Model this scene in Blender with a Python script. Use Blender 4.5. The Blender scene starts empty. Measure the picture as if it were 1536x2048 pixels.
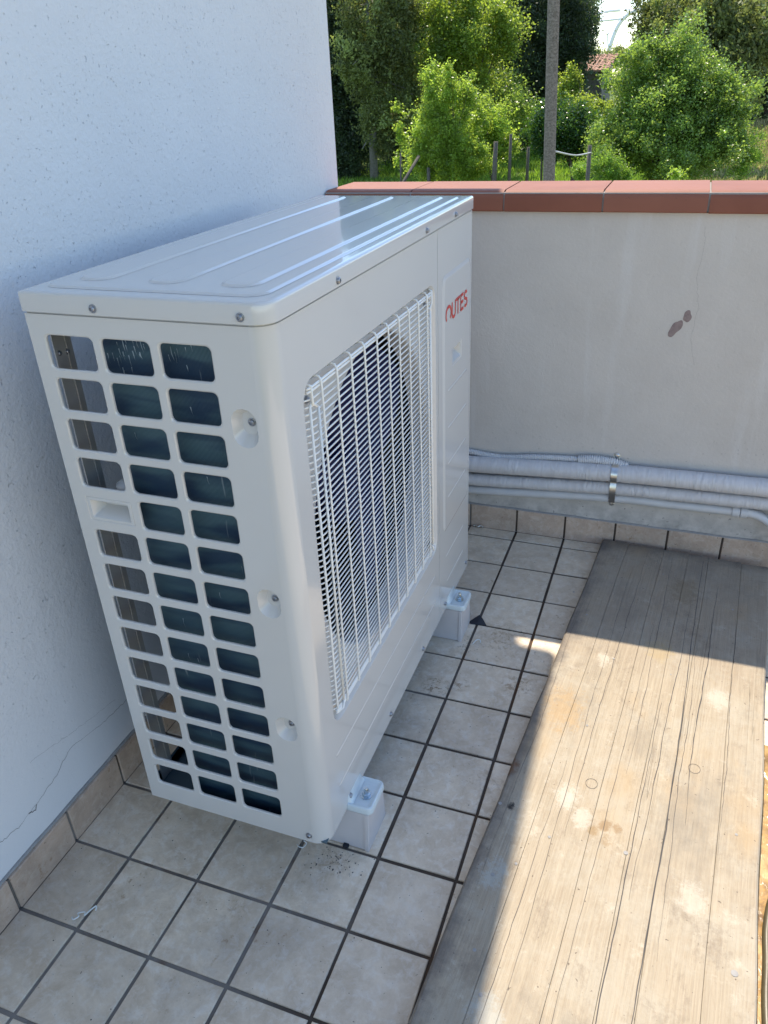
import bpy, bmesh, math, random
import numpy as np
from mathutils import Vector, Matrix

SC = bpy.context.scene
COL = SC.collection
random.seed(7)
RNG = np.random.default_rng(11)

# ------------------------------------------------------------ camera
CAM = np.array([1.0537, -0.7721, 1.3468])
EA, EB, EC = 0.3750, 1.0676, -0.0469
RM = Matrix.Rotation(EA, 3, 'Z') @ Matrix.Rotation(EB, 3, 'X') @ Matrix.Rotation(EC, 3, 'Z')
cd = bpy.data.cameras.new('camera')
cam = bpy.data.objects.new('camera', cd)
COL.objects.link(cam)
cam.matrix_world = Matrix.Translation(CAM) @ RM.to_4x4()
cd.sensor_fit = 'VERTICAL'
cd.sensor_height = 24.0
cd.lens = 24.0 * 1545.6 / 2048.0
cd.clip_start = 0.02
cd.clip_end = 2000
SC.camera = cam

# ------------------------------------------------------------ world, sun, exposure
SUN = Vector((-0.2, 0.535, 1.04)).normalized()
world = bpy.data.worlds.new('World')
SC.world = world
world.use_nodes = True
wn = world.node_tree
wn.nodes.clear()
wo = wn.nodes.new('ShaderNodeOutputWorld')
bg = wn.nodes.new('ShaderNodeBackground')
sky = wn.nodes.new('ShaderNodeTexSky')
sky.sky_type = 'NISHITA'
sky.sun_disc = False
sky.sun_elevation = math.asin(SUN.z)
sky.sun_rotation = math.atan2(SUN.x, SUN.y)
sky.altitude = 50
sky.air_density = 1.0
sky.dust_density = 0.35
sky.ozone_density = 1.0
bg.inputs['Strength'].default_value = 0.15
wn.links.new(sky.outputs[0], bg.inputs['Color'])
wn.links.new(bg.outputs[0], wo.inputs['Surface'])
ld = bpy.data.lights.new('sun', 'SUN')
ld.energy = 3.4
ld.angle = math.radians(0.53)
ld.color = (1.0, 0.89, 0.72)
sun = bpy.data.objects.new('sun', ld)
COL.objects.link(sun)
sun.rotation_euler = (-SUN).to_track_quat('-Z', 'Y').to_euler()
sun.location = (0, 0, 12)
SC.view_settings.view_transform = 'Standard'
SC.view_settings.look = 'None'
SC.view_settings.exposure = 1.18
SC.view_settings.gamma = 1
SC.view_settings.use_curve_mapping = False
SC.render.engine = 'CYCLES'
SC.cycles.max_bounces = 8
SC.cycles.diffuse_bounces = 4
SC.cycles.glossy_bounces = 4
SC.cycles.transmission_bounces = 4
SC.cycles.transparent_max_bounces = 6


def at(px, py, dist):
    """point of the place seen at photograph pixel (px, py), dist metres away over the ground"""
    d = RM @ Vector(((px - 768) / 1545.6, -(py - 1024) / 1545.6, -1.0))
    k = dist / math.hypot(d.x, d.y)
    return Vector(CAM) + d * k

# ------------------------------------------------------------ object helpers
def tag(o, label=None, cat=None, group=None, kind=None):
    if label: o['label'] = label
    if cat: o['category'] = cat
    if group: o['group'] = group
    if kind: o['kind'] = kind
    return o

def empty(name, loc, rz=0):
    o = bpy.data.objects.new(name, None)
    o.empty_display_size = 0.1
    COL.objects.link(o)
    o.location = loc
    o.rotation_euler = (0, 0, rz)
    return o

def link(name, me, parent=None, loc=None, rot=None, scale=None):
    """object at world-ish coordinates; parents are unrotated empties or meshes, children keep their offset"""
    o = bpy.data.objects.new(name, me)
    COL.objects.link(o)
    if parent is not None:
        o.parent = parent
    if loc is not None: o.location = loc
    if rot is not None: o.rotation_euler = rot
    if scale is not None: o.scale = scale
    return o

class MB:
    def __init__(s, origin=(0, 0, 0)):
        s.v = []; s.f = []; s.o = Vector(origin)
    def add(s, vs, fs):
        b = len(s.v)
        s.v += [tuple(v) for v in vs]
        s.f += [tuple(i + b for i in f) for f in fs]
    def box(s, a, b):
        x0, y0, z0 = a; x1, y1, z1 = b
        s.add([(x0,y0,z0),(x1,y0,z0),(x1,y1,z0),(x0,y1,z0),(x0,y0,z1),(x1,y0,z1),(x1,y1,z1),(x0,y1,z1)],
              [(0,3,2,1),(4,5,6,7),(0,1,5,4),(1,2,6,5),(2,3,7,6),(3,0,4,7)])
    def bevbox(s, a, b, r):
        """box with chamfered top and side edges"""
        x0, y0, z0 = a; x1, y1, z1 = b
        s.loft([rr_xy(x0, y0, x1, y1, r, 2, z0), rr_xy(x0, y0, x1, y1, r, 2, z1 - r),
                rr_xy(x0 + r*.3, y0 + r*.3, x1 - r*.3, y1 - r*.3, r, 2, z1 - r*.3),
                rr_xy(x0 + r, y0 + r, x1 - r, y1 - r, r*.7, 2, z1)], True, True)
    def loft(s, loops, cap0=False, cap1=False, closed=True):
        n = len(loops[0]); b = len(s.v)
        for L in loops: s.v += [tuple(p) for p in L]
        m = n if closed else n - 1
        for k in range(len(loops) - 1):
            for i in range(m):
                j = (i + 1) % n
                s.f.append((b + k*n + i, b + k*n + j, b + (k+1)*n + j, b + (k+1)*n + i))
        if cap0: s.f.append(tuple(b + i for i in reversed(range(n))))
        if cap1: s.f.append(tuple(b + (len(loops)-1)*n + i for i in range(n)))
    def tube(s, pts, r, seg=8, caps=True):
        pts = [Vector(p) for p in pts]
        rs = r if isinstance(r, (list, tuple)) else [r] * len(pts)
        loops = []
        t0 = (pts[1] - pts[0]).normalized()
        up = Vector((0, 0, 1)) if abs(t0.z) < .9 else Vector((1, 0, 0))
        nrm = t0.cross(up).normalized()
        for i, p in enumerate(pts):
            if i == 0: t = pts[1] - pts[0]
            elif i == len(pts) - 1: t = pts[-1] - pts[-2]
            else: t = (pts[i+1] - p).normalized() + (p - pts[i-1]).normalized()
            t.normalize()
            nrm = (nrm - t * nrm.dot(t)).normalized()
            bn = t.cross(nrm)
            loops.append([p + (nrm * math.cos(a) + bn * math.sin(a)) * rs[i]
                          for a in [2*math.pi*k/seg for k in range(seg)]])
        s.loft(loops, caps, caps)
    def lathe(s, prof, c, axis='z', seg=24):
        loops = []
        for (r, h) in prof:
            L = []
            for k in range(seg):
                a = 2*math.pi*k/seg; u = r*math.cos(a); w = r*math.sin(a)
                L.append({'z': (c[0]+u, c[1]+w, c[2]+h), 'x': (c[0]+h, c[1]+u, c[2]+w),
                          'y': (c[0]+w, c[1]+h, c[2]+u)}[axis])
            loops.append(L)
        s.loft(loops, True, True)
    def build(s, name, mat, parent=None, smooth=False, angle=None, sub=None):
        me = bpy.data.meshes.new(name)
        o = s.o
        me.from_pydata([(x - o.x, y - o.y, z - o.z) for x, y, z in s.v], [], s.f)
        if mat: me.materials.append(mat)
        bm = bmesh.new(); bm.from_mesh(me)
        bmesh.ops.recalc_face_normals(bm, faces=bm.faces[:])
        if angle is not None:
            for e in bm.edges:
                e.smooth = not (len(e.link_faces) == 2 and e.calc_face_angle(0) > angle)
        for f in bm.faces: f.smooth = smooth or angle is not None
        bm.to_mesh(me); bm.free()
        ob = link(name, me, parent)
        w = Vector(o)
        if parent is not None:
            w = w - world_of(parent)
        ob.location = w
        return ob

def world_of(o):
    w = Vector((0, 0, 0))
    while o is not None:
        w = w + Vector(o.location); o = o.parent
    return w

def rr_xy(x0, y0, x1, y1, r, n, z):
    return [(u, v, z) for u, v in rr(x0, y0, x1, y1, r, n)]

def rr(x0, y0, x1, y1, r, n=4):
    P = []
    for cx, cy, a0 in ((x1-r, y1-r, 0), (x0+r, y1-r, 90), (x0+r, y0+r, 180), (x1-r, y0+r, 270)):
        for k in range(n + 1):
            a = math.radians(a0 + 90*k/n)
            P.append((cx + r*math.cos(a), cy + r*math.sin(a)))
    return P

# ------------------------------------------------------------ materials
def mat(name, base, rough=.6, spec=.5, metal=0, coat=0, trans=0):
    m = bpy.data.materials.new(name); m.use_nodes = True
    n = m.node_tree; b = n.nodes['Principled BSDF']
    b.inputs['Base Color'].default_value = (*base, 1)
    b.inputs['Roughness'].default_value = rough
    b.inputs['Specular IOR Level'].default_value = spec
    b.inputs['Metallic'].default_value = metal
    b.inputs['Coat Weight'].default_value = coat
    b.inputs['Transmission Weight'].default_value = trans
    return m, n, b

class NT:
    """small node-building helper"""
    def __init__(s, n): s.n = n; s.tc = None
    def node(s, t, **kw):
        x = s.n.nodes.new(t)
        for k, v in kw.items(): setattr(x, k, v)
        return x
    def put(s, sock, v):
        if hasattr(v, 'is_linked') or hasattr(v, 'links'): s.n.links.new(v, sock)
        else: sock.default_value = v
    def coord(s, kind='Object', scale=(1, 1, 1), loc=(0, 0, 0), rot=(0, 0, 0)):
        if kind == 'World':
            g = s.node('ShaderNodeNewGeometry').outputs['Position']
        else:
            if s.tc is None: s.tc = s.node('ShaderNodeTexCoord')
            g = s.tc.outputs[kind]
        m = s.node('ShaderNodeMapping')
        s.n.links.new(g, m.inputs['Vector'])
        m.inputs['Scale'].default_value = scale
        m.inputs['Location'].default_value = loc
        m.inputs['Rotation'].default_value = rot
        return m.outputs[0]
    def noise(s, co, scale, detail=4, rough=.55, dist=0, out='Fac'):
        x = s.node('ShaderNodeTexNoise')
        s.n.links.new(co, x.inputs['Vector'])
        x.inputs['Scale'].default_value = scale
        x.inputs['Detail'].default_value = detail
        x.inputs['Roughness'].default_value = rough
        x.inputs['Distortion'].default_value = dist
        return x.outputs[out]
    def voro(s, co, scale, feature='F1', out='Distance', rnd=1):
        x = s.node('ShaderNodeTexVoronoi', feature=feature)
        s.n.links.new(co, x.inputs['Vector'])
        x.inputs['Scale'].default_value = scale
        x.inputs['Randomness'].default_value = rnd
        return x.outputs[out]
    def ramp(s, fac, stops, interp='LINEAR'):
        x = s.node('ShaderNodeValToRGB')
        cr = x.color_ramp; cr.interpolation = interp
        while len(cr.elements) < len(stops): cr.elements.new(.5)
        for e, (p, c) in zip(cr.elements, stops):
            e.position = p
            e.color = (c, c, c, 1) if isinstance(c, (int, float)) else (*c, 1)
        s.n.links.new(fac, x.inputs[0])
        return x.outputs[0]
    def mix(s, fac, a, b, mode='MIX'):
        x = s.node('ShaderNodeMix', data_type='RGBA', blend_type=mode)
        s.put(x.inputs[0], fac)
        s.put(x.inputs[6], a if not isinstance(a, tuple) or len(a) == 4 else (*a, 1))
        s.put(x.inputs[7], b if not isinstance(b, tuple) or len(b) == 4 else (*b, 1))
        return x.outputs[2]
    def math(s, op, a, b=0.0, clamp=False):
        x = s.node('ShaderNodeMath', operation=op, use_clamp=clamp)
        s.put(x.inputs[0], a); s.put(x.inputs[1], b)
        return x.outputs[0]
    def bump(s, h, strength, dist, prev=None):
        x = s.node('ShaderNodeBump')
        s.n.links.new(h, x.inputs['Height'])
        x.inputs['Strength'].default_value = strength
        x.inputs['Distance'].default_value = dist
        if prev is not None: s.n.links.new(prev, x.inputs['Normal'])
        return x.outputs[0]
    def rnd(s):
        return s.node('ShaderNodeObjectInfo').outputs['Random']
    def sep(s, co):
        x = s.node('ShaderNodeSeparateXYZ'); s.n.links.new(co, x.inputs[0]); return x.outputs

M = {}

def m_paint():
    m, n, b = mat('cream_enamel', (.72, .70, .66), .22, .5)
    b.inputs['Coat Weight'].default_value = .5
    b.inputs['Coat Roughness'].default_value = .03
    t = NT(n); co = t.coord('World')
    dust = t.noise(co, 3.0, 3, .5)
    n.links.new(t.ramp(dust, [(.2, .13), (.8, .19)]), b.inputs['Roughness'])
    n.links.new(t.mix(t.ramp(dust, [(.2, 0.0), (.8, 1.0)]), (.60, .588, .565), (.58, .57, .55)), b.inputs['Base Color'])
    n.links.new(t.bump(t.noise(co, 220, 2), .05, .001), b.inputs['Normal'])
    return m
M['paint'] = m_paint()

def m_wall():
    m, n, b = mat('white_roughcast', (.75, .75, .76), .85, .25)
    t = NT(n); co = t.coord('World')
    z = t.sep(co)[2]
    big = t.noise(co, 1.6, 5, .6)
    pits = t.ramp(t.noise(co, 185, 2, .5), [(.265, 1.0), (.31, 0.0)])
    zz = t.math('ADD', z, t.math('MULTIPLY', t.noise(co, 5, 3), .25))
    up = t.ramp(zz, [(.30, 0.0), (.62, 1.0)])
    n.links.new(t.mix(t.math('MULTIPLY', pits, t.math('MULTIPLY', up, .30)),
                t.mix(t.ramp(big, [(.35, 0.0), (.7, 1.0)]), (.71, .72, .735), (.665, .675, .695)), (.36, .38, .42)), b.inputs['Base Color'])
    rough = t.noise(co, 130, 3, .6)
    med = t.noise(co, 30, 3, .6)
    h = t.math('ADD', t.math('MULTIPLY', rough, .7), t.math('MULTIPLY', med, .8))
    h = t.math('SUBTRACT', h, t.math('MULTIPLY', pits, .8))
    h = t.math('MULTIPLY', h, t.math('ADD', t.math('MULTIPLY', up, .85), .15))
    n.links.new(t.bump(h, .85, .0028), b.inputs['Normal'])
    return m
M['wall'] = m_wall()

def m_parapet():
    m, n, b = mat('offwhite_stipple', (.56, .53, .50), .9, .2)
    t = NT(n); co = t.coord('World')
    big = t.noise(co, 2.4, 6, .62)
    stain = t.noise(t.coord('World', (9, 1, .9)), 1.4, 4, .6)
    z = t.sep(co)[2]
    c = t.mix(t.ramp(big, [(.35, 0.0), (.68, 1.0)]), (.60, .562, .522), (.525, .488, .45))
    c = t.mix(t.ramp(stain, [(.58, 0.0), (.72, .35)]), c, (.66, .65, .64))
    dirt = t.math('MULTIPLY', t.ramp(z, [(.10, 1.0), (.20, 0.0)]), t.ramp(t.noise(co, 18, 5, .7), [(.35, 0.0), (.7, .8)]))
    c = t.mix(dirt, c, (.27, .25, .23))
    spk = t.ramp(t.noise(co, 85, 2), [(.28, .7), (.315, 0.0)])
    c = t.mix(t.math('MULTIPLY', spk, t.ramp(z, [(.15, 1.0), (.45, .12)])), c, (.16, .15, .14))
    n.links.new(c, b.inputs['Base Color'])
    h = t.math('ADD', t.noise(co, 130, 3, .6), t.math('MULTIPLY', t.noise(co, 26, 3), .6))
    n.links.new(t.bump(h, .6, .0022), b.inputs['Normal'])
    return m
M['parapet'] = m_parapet()

def m_tile(name, a, c2, tint):
    m, n, b = mat(name, a, .55, .4)
    t = NT(n)
    r = t.rnd()
    off = t.math('MULTIPLY', r, 37.0)
    cmb = t.node('ShaderNodeCombineXYZ')
    n.links.new(off, cmb.inputs[0]); n.links.new(off, cmb.inputs[1])
    va = t.node('ShaderNodeVectorMath', operation='ADD')
    n.links.new(t.coord('Object'), va.inputs[0]); n.links.new(cmb.outputs[0], va.inputs[1])
    co = va.outputs[0]
    cl = t.noise(co, 12, 9, .76, .35)
    cl2 = t.noise(co, 44, 7, .75, .5)
    c = t.mix(t.ramp(cl, [(.36, 0.0), (.62, 1.0)]), a, c2)
    c = t.mix(t.ramp(cl2, [(.48, 0.0), (.66, .7)]), c, tint)
    c = t.mix(t.math('MULTIPLY', t.math('SUBTRACT', r, .5), .5), c, (.34, .27, .21))
    wc = t.coord('World')
    grime = t.noise(wc, 3.1, 6, .7)
    c = t.mix(t.ramp(grime, [(.50, 0.0), (.72, .42)]), c, (.27, .22, .18))
    c = t.mix(t.ramp(t.noise(wc, 150, 2), [(.26, .75), (.29, 0.0)]), c, (.10, .085, .07))
    # rust specks where water stood
    mask = t.noise(wc, 6.5, 3)
    rust = t.math('MULTIPLY', t.ramp(t.noise(wc, 58, 4, .7), [(.58, 0.0), (.68, .8)]), t.ramp(mask, [(.56, 0.0), (.68, 1.0)]))
    c = t.mix(rust, c, (.27, .15, .07))
    wx = t.sep(wc)
    for (sx, sy, sr, k) in ((.605, .675, .045, 1.0), (.66, .70, .03, .8), (.80, .74, .05, .7), (.72, .92, .07, .6), (.56, .13, .05, .5), (.42, -.03, .03, .4), (.80, .42, .05, .35)):
        q = t.math('ADD', t.math('POWER', t.math('SUBTRACT', wx[0], sx), 2.0), t.math('POWER', t.math('SUBTRACT', wx[1], sy), 2.0))
        mk = t.ramp(t.math('DIVIDE', q, sr*sr), [(.0, k), (1.0, 0.0)])
        st = t.math('MULTIPLY', mk, t.ramp(t.noise(wc, 75, 5, .75, .8), [(.50, 0.0), (.60, 1.0)]))
        c = t.mix(st, c, (.25, .15, .075))
    n.links.new(c, b.inputs['Base Color'])
    n.links.new(t.ramp(cl, [(.3, .42), (.7, .62)]), b.inputs['Roughness'])
    h = t.math('ADD', t.noise(co, 22, 5, .6, .8), t.math('MULTIPLY', t.noise(co, 90, 3), .35))
    n.links.new(t.bump(h, .55, .0022), b.inputs['Normal'])
    return m
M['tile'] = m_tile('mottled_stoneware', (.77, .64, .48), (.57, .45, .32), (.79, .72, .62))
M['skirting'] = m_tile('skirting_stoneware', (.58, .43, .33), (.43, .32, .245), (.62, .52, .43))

def m_grout():
    m, n, b = mat('dark_grout', (.10, .095, .09), .95, .1)
    t = NT(n); co = t.coord('World')
    c = t.mix(t.ramp(t.noise(co, 5, 4), [(.38, 0.0), (.62, 1.0)]), (.26, .235, .21), (.14, .125, .11))
    x, y, z = t.sep(co)[0:3]
    near = t.ramp(t.math('ADD', x, t.math('MULTIPLY', t.noise(co, 4, 4, .6), .5)), [(.72, 0.0), (.92, .85)])
    c = t.mix(near, c, (.055, .038, .027))
    c = t.mix(t.ramp(t.noise(co, 7, 4, .6), [(.56, 0.0), (.66, .6)]), c, (.11, .055, .025))
    n.links.new(c, b.inputs['Base Color'])
    n.links.new(t.bump(t.noise(co, 260, 3), .6, .001), b.inputs['Normal'])
    return m
M['grout'] = m_grout()

def m_coping():
    m, n, b = mat('terracotta_glazed', (.42, .15, .095), .62, .25)
    t = NT(n); co = t.coord('World')
    c = t.mix(t.ramp(t.noise(co, 6, 5, .6), [(.35, 0.0), (.7, 1.0)]), (.255, .092, .056), (.20, .068, .042))
    c = t.mix(t.math('MULTIPLY', t.rnd(), .6), c, (.30, .125, .083))
    c = t.mix(t.ramp(t.noise(co, 120, 2), [(.27, .5), (.31, 0.0)]), c, (.14, .07, .05))
    n.links.new(c, b.inputs['Base Color'])
    n.links.new(t.bump(t.noise(co, 80, 3), .25, .001), b.inputs['Normal'])
    return m
M['coping'] = m_coping()

def m_wood(name, tone=1.0):
    m, n, b = mat(name, (.4, .33, .25), .8, .25)
    t = NT(n)
    along = t.coord('World', rot=(0, 0, math.radians(4.54)))
    def gc(sc, loc=(0, 0, 0)):
        q_ = t.node('ShaderNodeMapping'); n.links.new(along, q_.inputs['Vector'])
        q_.inputs['Scale'].default_value = sc; q_.inputs['Location'].default_value = loc
        return q_.outputs[0]
    co = gc((1, 1, 1))
    g1 = t.noise(gc((60, 1.6, 1)), 3.2, 5, .6, .25)
    g2 = t.noise(gc((160, 3, 1)), 2.2, 3, .6, .1)
    cath = t.noise(gc((14, 1.2, 1)), 2.0, 3, .5, 1.2)
    rings = t.math('FRACT', t.math('MULTIPLY', cath, 16.0))
    c = t.mix(t.ramp(g1, [(.3, 0.0), (.7, 1.0)]), (.415, .350, .262), (.315, .262, .192))
    c = t.mix(t.ramp(g2, [(.50, 0.0), (.72, .45)]), c, (.27, .205, .145))
    c = t.mix(t.ramp(rings, [(.0, .25), (.25, 0.0), (.9, 0.0), (1.0, .25)]), c, (.27, .21, .15))
    wc = t.coord('World')
    plate_ = t.noise(wc, 8.0, 9, .78, .15)
    c = t.mix(t.ramp(plate_, [(.46, 0.0), (.62, .6)]), c, (.405, .365, .295))
    plate2 = t.noise(t.coord('World', (1, 1, 1), (5, 3, 0)), 17, 9, .80, .25)
    c = t.mix(t.ramp(plate2, [(.57, 0.0), (.66, .5)]), c, (.50, .45, .365))
    plate3 = t.noise(t.coord('World', (1, .7, 1), (1, 8, 0)), 12, 8, .80, .2)
    c = t.mix(t.ramp(plate3, [(.55, 0.0), (.68, .65)]), c, (.21, .17, .13))
    yel = t.noise(t.coord('World', (1.6, .8, 1), (0, .35, 0)), 3.4, 4, .6)
    c = t.mix(t.ramp(yel, [(.56, 0.0), (.70, .6)]), c, (.39, .28, .16))
    gry = t.noise(t.coord('World', (1, .6, 1), (4, 2, 0)), 4.5, 7, .7)
    c = t.mix(t.ramp(gry, [(.52, 0.0), (.66, .65)]), c, (.235, .205, .165))
    c = t.mix(t.ramp(t.noise(wc, 95, 3, .6), [(.28, .85), (.315, 0.0)]), c, (.11, .085, .065))
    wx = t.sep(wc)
    c = t.mix(t.ramp(wx[1], [(.80, 0.0), (1.0, .30)]), c, (.22, .165, .125))  # shade painted into the colour: browner, darker far end where the parapet shades it
    edge = t.math('SUBTRACT', wx[0], t.math('ADD', .8094, t.math('MULTIPLY', wx[1], .0794)))
    en = t.math('ADD', edge, t.math('MULTIPLY', t.math('SUBTRACT', t.noise(wc, 13, 6, .7), .5), .10))
    c = t.mix(t.ramp(en, [(.000, .8), (.034, 0.0)]), c, (.135, .115, .10))
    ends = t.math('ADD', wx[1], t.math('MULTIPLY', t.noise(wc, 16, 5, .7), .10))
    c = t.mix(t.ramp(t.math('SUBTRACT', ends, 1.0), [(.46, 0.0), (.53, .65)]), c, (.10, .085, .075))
    for (sx, sy, sr, k, hue) in ((.868, .173, .030, .55, (.40, .42, .40)), (.972, .40, .030, .6, (.53, .49, .42)), (1.010, .355, .022, .5, (.53, .49, .42)), (.915, -.08, .035, .5, (.40, .42, .40)),
            (1.00, .87, .022, .5, (.55, .51, .43)), (1.27, .80, .030, .45, (.53, .49, .42)), (1.22, .24, .030, .4, (.53, .49, .42)), (1.13, -.15, .07, .35, (.53, .49, .42)),
            (1.055, .352, .014, .75, (.26, .17, .09)), (1.080, .350, .010, .7, (.26, .17, .09)), (1.035, .330, .012, .7, (.27, .18, .09)), (1.060, .318, .014, .6, (.28, .19, .10)),
            (.925, .66, .060, .5, (.40, .26, .12)), (.842, .45, .022, .9, (.15, .085, .05)), (.868, .34, .008, 1.0, (.05, .045, .04)), (1.18, 1.25, .05, .5, (.20, .15, .09)), (1.13, .95, .04, .5, (.36, .27, .14))):
        q = t.math('ADD', t.math('POWER', t.math('SUBTRACT', wx[0], sx), 2.0), t.math('POWER', t.math('MULTIPLY', t.math('SUBTRACT', wx[1], sy), .7), 2.0))
        fq = t.math('ADD', t.math('DIVIDE', q, sr*sr), t.math('MULTIPLY', t.math('SUBTRACT', t.noise(wc, 42, 8, .85), .5), 5.5))
        c = t.mix(t.ramp(fq, [(.15, k), (.95, 0.0)]), c, hue)
    # hairline drying cracks along the grain
    cr = t.noise(gc((20, .28, 1), (3, 0, 0)), 3.0, 2, .5, .35)
    line = t.math('ABSOLUTE', t.math('SUBTRACT', cr, .5))
    gate = t.ramp(t.noise(gc((5, .6, 1), (7, 1, 0)), 2.0, 2), [(.58, 0.0), (.68, .55)])
    lm = t.math('MULTIPLY', t.ramp(line, [(.0, 1.0), (.006, 0.0)]), gate)
    cr2 = t.noise(gc((46, .45, 1), (1, 5, 0)), 3.0, 2, .5, .25)
    l2 = t.math('ABSOLUTE', t.math('SUBTRACT', cr2, .5))
    g3 = t.ramp(t.noise(gc((7, .8, 1), (2, 9, 0)), 2.0, 2), [(.66, 0.0), (.76, .5)])
    lm2 = t.math('MULTIPLY', t.ramp(l2, [(.0, 1.0), (.010, 0.0)]), g3)
    lm = t.math('MAXIMUM', lm, lm2)
    c = t.mix(t.math('MULTIPLY', lm, .85), c, (.07, .05, .04))
    n.links.new(c, b.inputs['Base Color'])
    h = t.math('SUBTRACT', t.math('ADD', t.math('MULTIPLY', g1, .5), t.math('MULTIPLY', g2, .5)), t.math('MULTIPLY', lm, 1.2))
    h = t.math('ADD', h, t.math('MULTIPLY', plate2, .6))
    n.links.new(t.bump(h, .85, .0024), b.inputs['Normal'])
    return m
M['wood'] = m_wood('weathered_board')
M['edge_dirt'] = mat('board_edge_grime', (.17, .165, .165), .9, .2)[0]

def simple(name, base, rough=.6, spec=.5, metal=0, nscale=20, amt=.25, bump=.15, bd=.001, dark=None, kind='World'):
    m, n, b = mat(name, base, rough, spec, metal)
    t = NT(n); co = t.coord(kind)
    d = dark or tuple(v * .6 for v in base)
    n.links.new(t.mix(t.ramp(t.noise(co, nscale, 5, .6), [(.4, 0.0), (.72, amt)]), base, d), b.inputs['Base Color'])
    if bump: n.links.new(t.bump(t.noise(co, nscale * 3, 4), bump, bd), b.inputs['Normal'])
    return m

M['wire'] = simple('coated_wire', (.82, .81, .77), .3, .5, 0, 30, .15, 0)
M['steel'] = simple('zinc_steel', (.62, .62, .60), .28, .5, 1, 60, .4, .2)
M['screw'] = simple('screw_steel', (.38, .39, .42), .35, .5, 1, 120, .5, .3)
M['bolt'] = simple('bolt_zinc', (.55, .62, .66), .25, .5, 1, 80, .3, .1)
M['navy'] = simple('navy_plastic', (.002, .006, .060), .55, .25, 0, 8, .3, 0)
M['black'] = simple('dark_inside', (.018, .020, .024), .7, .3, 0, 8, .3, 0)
M['pan'] = simple('base_pan_blue', (.10, .15, .18), .35, .5, .3, 12, .4, .1)
M['post'] = simple('grey_channel', (.50, .485, .46), .4, .5, .4, 14, .4, .1)
M['pvc_block'] = simple('lilac_grey_pvc', (.60, .56, .55), .45, .4, 0, 9, .3, .05)
M['pvc'] = simple('grey_pvc', (.56, .56, .57), .38, .5, 0, 12, .25, .05)
M['conduit'] = simple('pale_conduit', (.62, .63, .65), .5, .4, 0, 20, .35, .1)
M['rubber'] = simple('black_rubber', (.02, .022, .03), .6, .4, 0, 30, .3, .2)
M['red'] = simple('red_print', (.62, .045, .03), .35, .5, 0, 30, .1, 0)
M['chip'] = simple('chipped_render', (.30, .235, .225), .95, .1, 0, 90, .6, .8, .002)
M['crack'] = simple('crack_dark', (.09, .085, .085), .95, .1, 0, 60, .3, 0)
M['cement'] = simple('cement_mortar', (.34, .33, .32), .95, .1, 0, 40, .5, .6, .002)
M['hose'] = simple('olive_hose', (.085, .068, .035), .4, .5, 0, 40, .5, .2)
M['shaving'] = simple('plastic_shaving', (.7, .72, .7), .4, .5, 0, 50, .1, 0)
M['fin_edge'] = simple('aluminium_edge', (.35, .42, .46), .35, .5, .7, 40, .3, .1)

def m_insul():
    m, n, b = mat('wrinkled_insulation', (.30, .30, .31), .42, .45)
    t = NT(n)
    w = t.noise(t.coord('World', (1.5, .3, .28)), 62, 2, .55, 1.2)
    big = t.noise(t.coord('World', (1, .6, .6)), 16, 3)
    gate = t.ramp(big, [(.38, .25), (.6, 1.0)])
    n.links.new(t.mix(t.ramp(w, [(.42, 0.0), (.6, 1.0)]), (.54, .53, .54), (.58, .57, .58)), b.inputs['Base Color'])
    n.links.new(t.bump(t.math('MULTIPLY', w, gate), .9, .0045), b.inputs['Normal'])
    return m
M['insul'] = m_insul()

def m_coil():
    m, n, b = mat('coil_fins', (.02, .06, .085), .45, .5, .3)
    t = NT(n); co = t.coord('World')
    s = t.sep(co)
    along = t.math('ADD', s[0], s[1])
    fins = t.math('SINE', t.math('MULTIPLY', along, 2*math.pi/.0021))
    rows = t.math('SINE', t.math('MULTIPLY', s[2], 2*math.pi/.0016))
    f = t.math('MULTIPLY', t.math('ADD', fins, 1.0), .5)
    wear = t.noise(t.coord('World', (1, 1, .12)), 55, 3, .6)
    bent = t.ramp(wear, [(.66, 0.0), (.72, .6)])
    tone = t.noise(t.coord('World', (.25, .25, 1)), 26, 2, .5, .3)
    c = t.mix(f, (.016, .042, .062), (.085, .165, .20))
    c = t.mix(t.ramp(tone, [(.42, 0.0), (.6, .85)]), c, (.006, .028, .070))
    c = t.mix(t.math('MULTIPLY', bent, .8), c, (.34, .40, .42))
    n.links.new(c, b.inputs['Base Color'])
    n.links.new(t.bump(t.math('ADD', f, t.math('MULTIPLY', rows, .15)), .5, .0006), b.inputs['Normal'])
    return m
M['coil'] = m_coil()

# ============================================================ SETTING: terrace
P = .16                      # tile pitch
GW = .0074                   # joint width
XW = .030                    # face of the skirting on the left wall
YB = 9.35 * P                # face of the skirting on the parapet
XR = 19 * P
YN = -13 * P
fl = MB(); fl.box((.0195, YN, -.30), (XR + .12, 1.5045, -.0035))
floor = tag(fl.build('floor', M['grout']), kind='structure')

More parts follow.
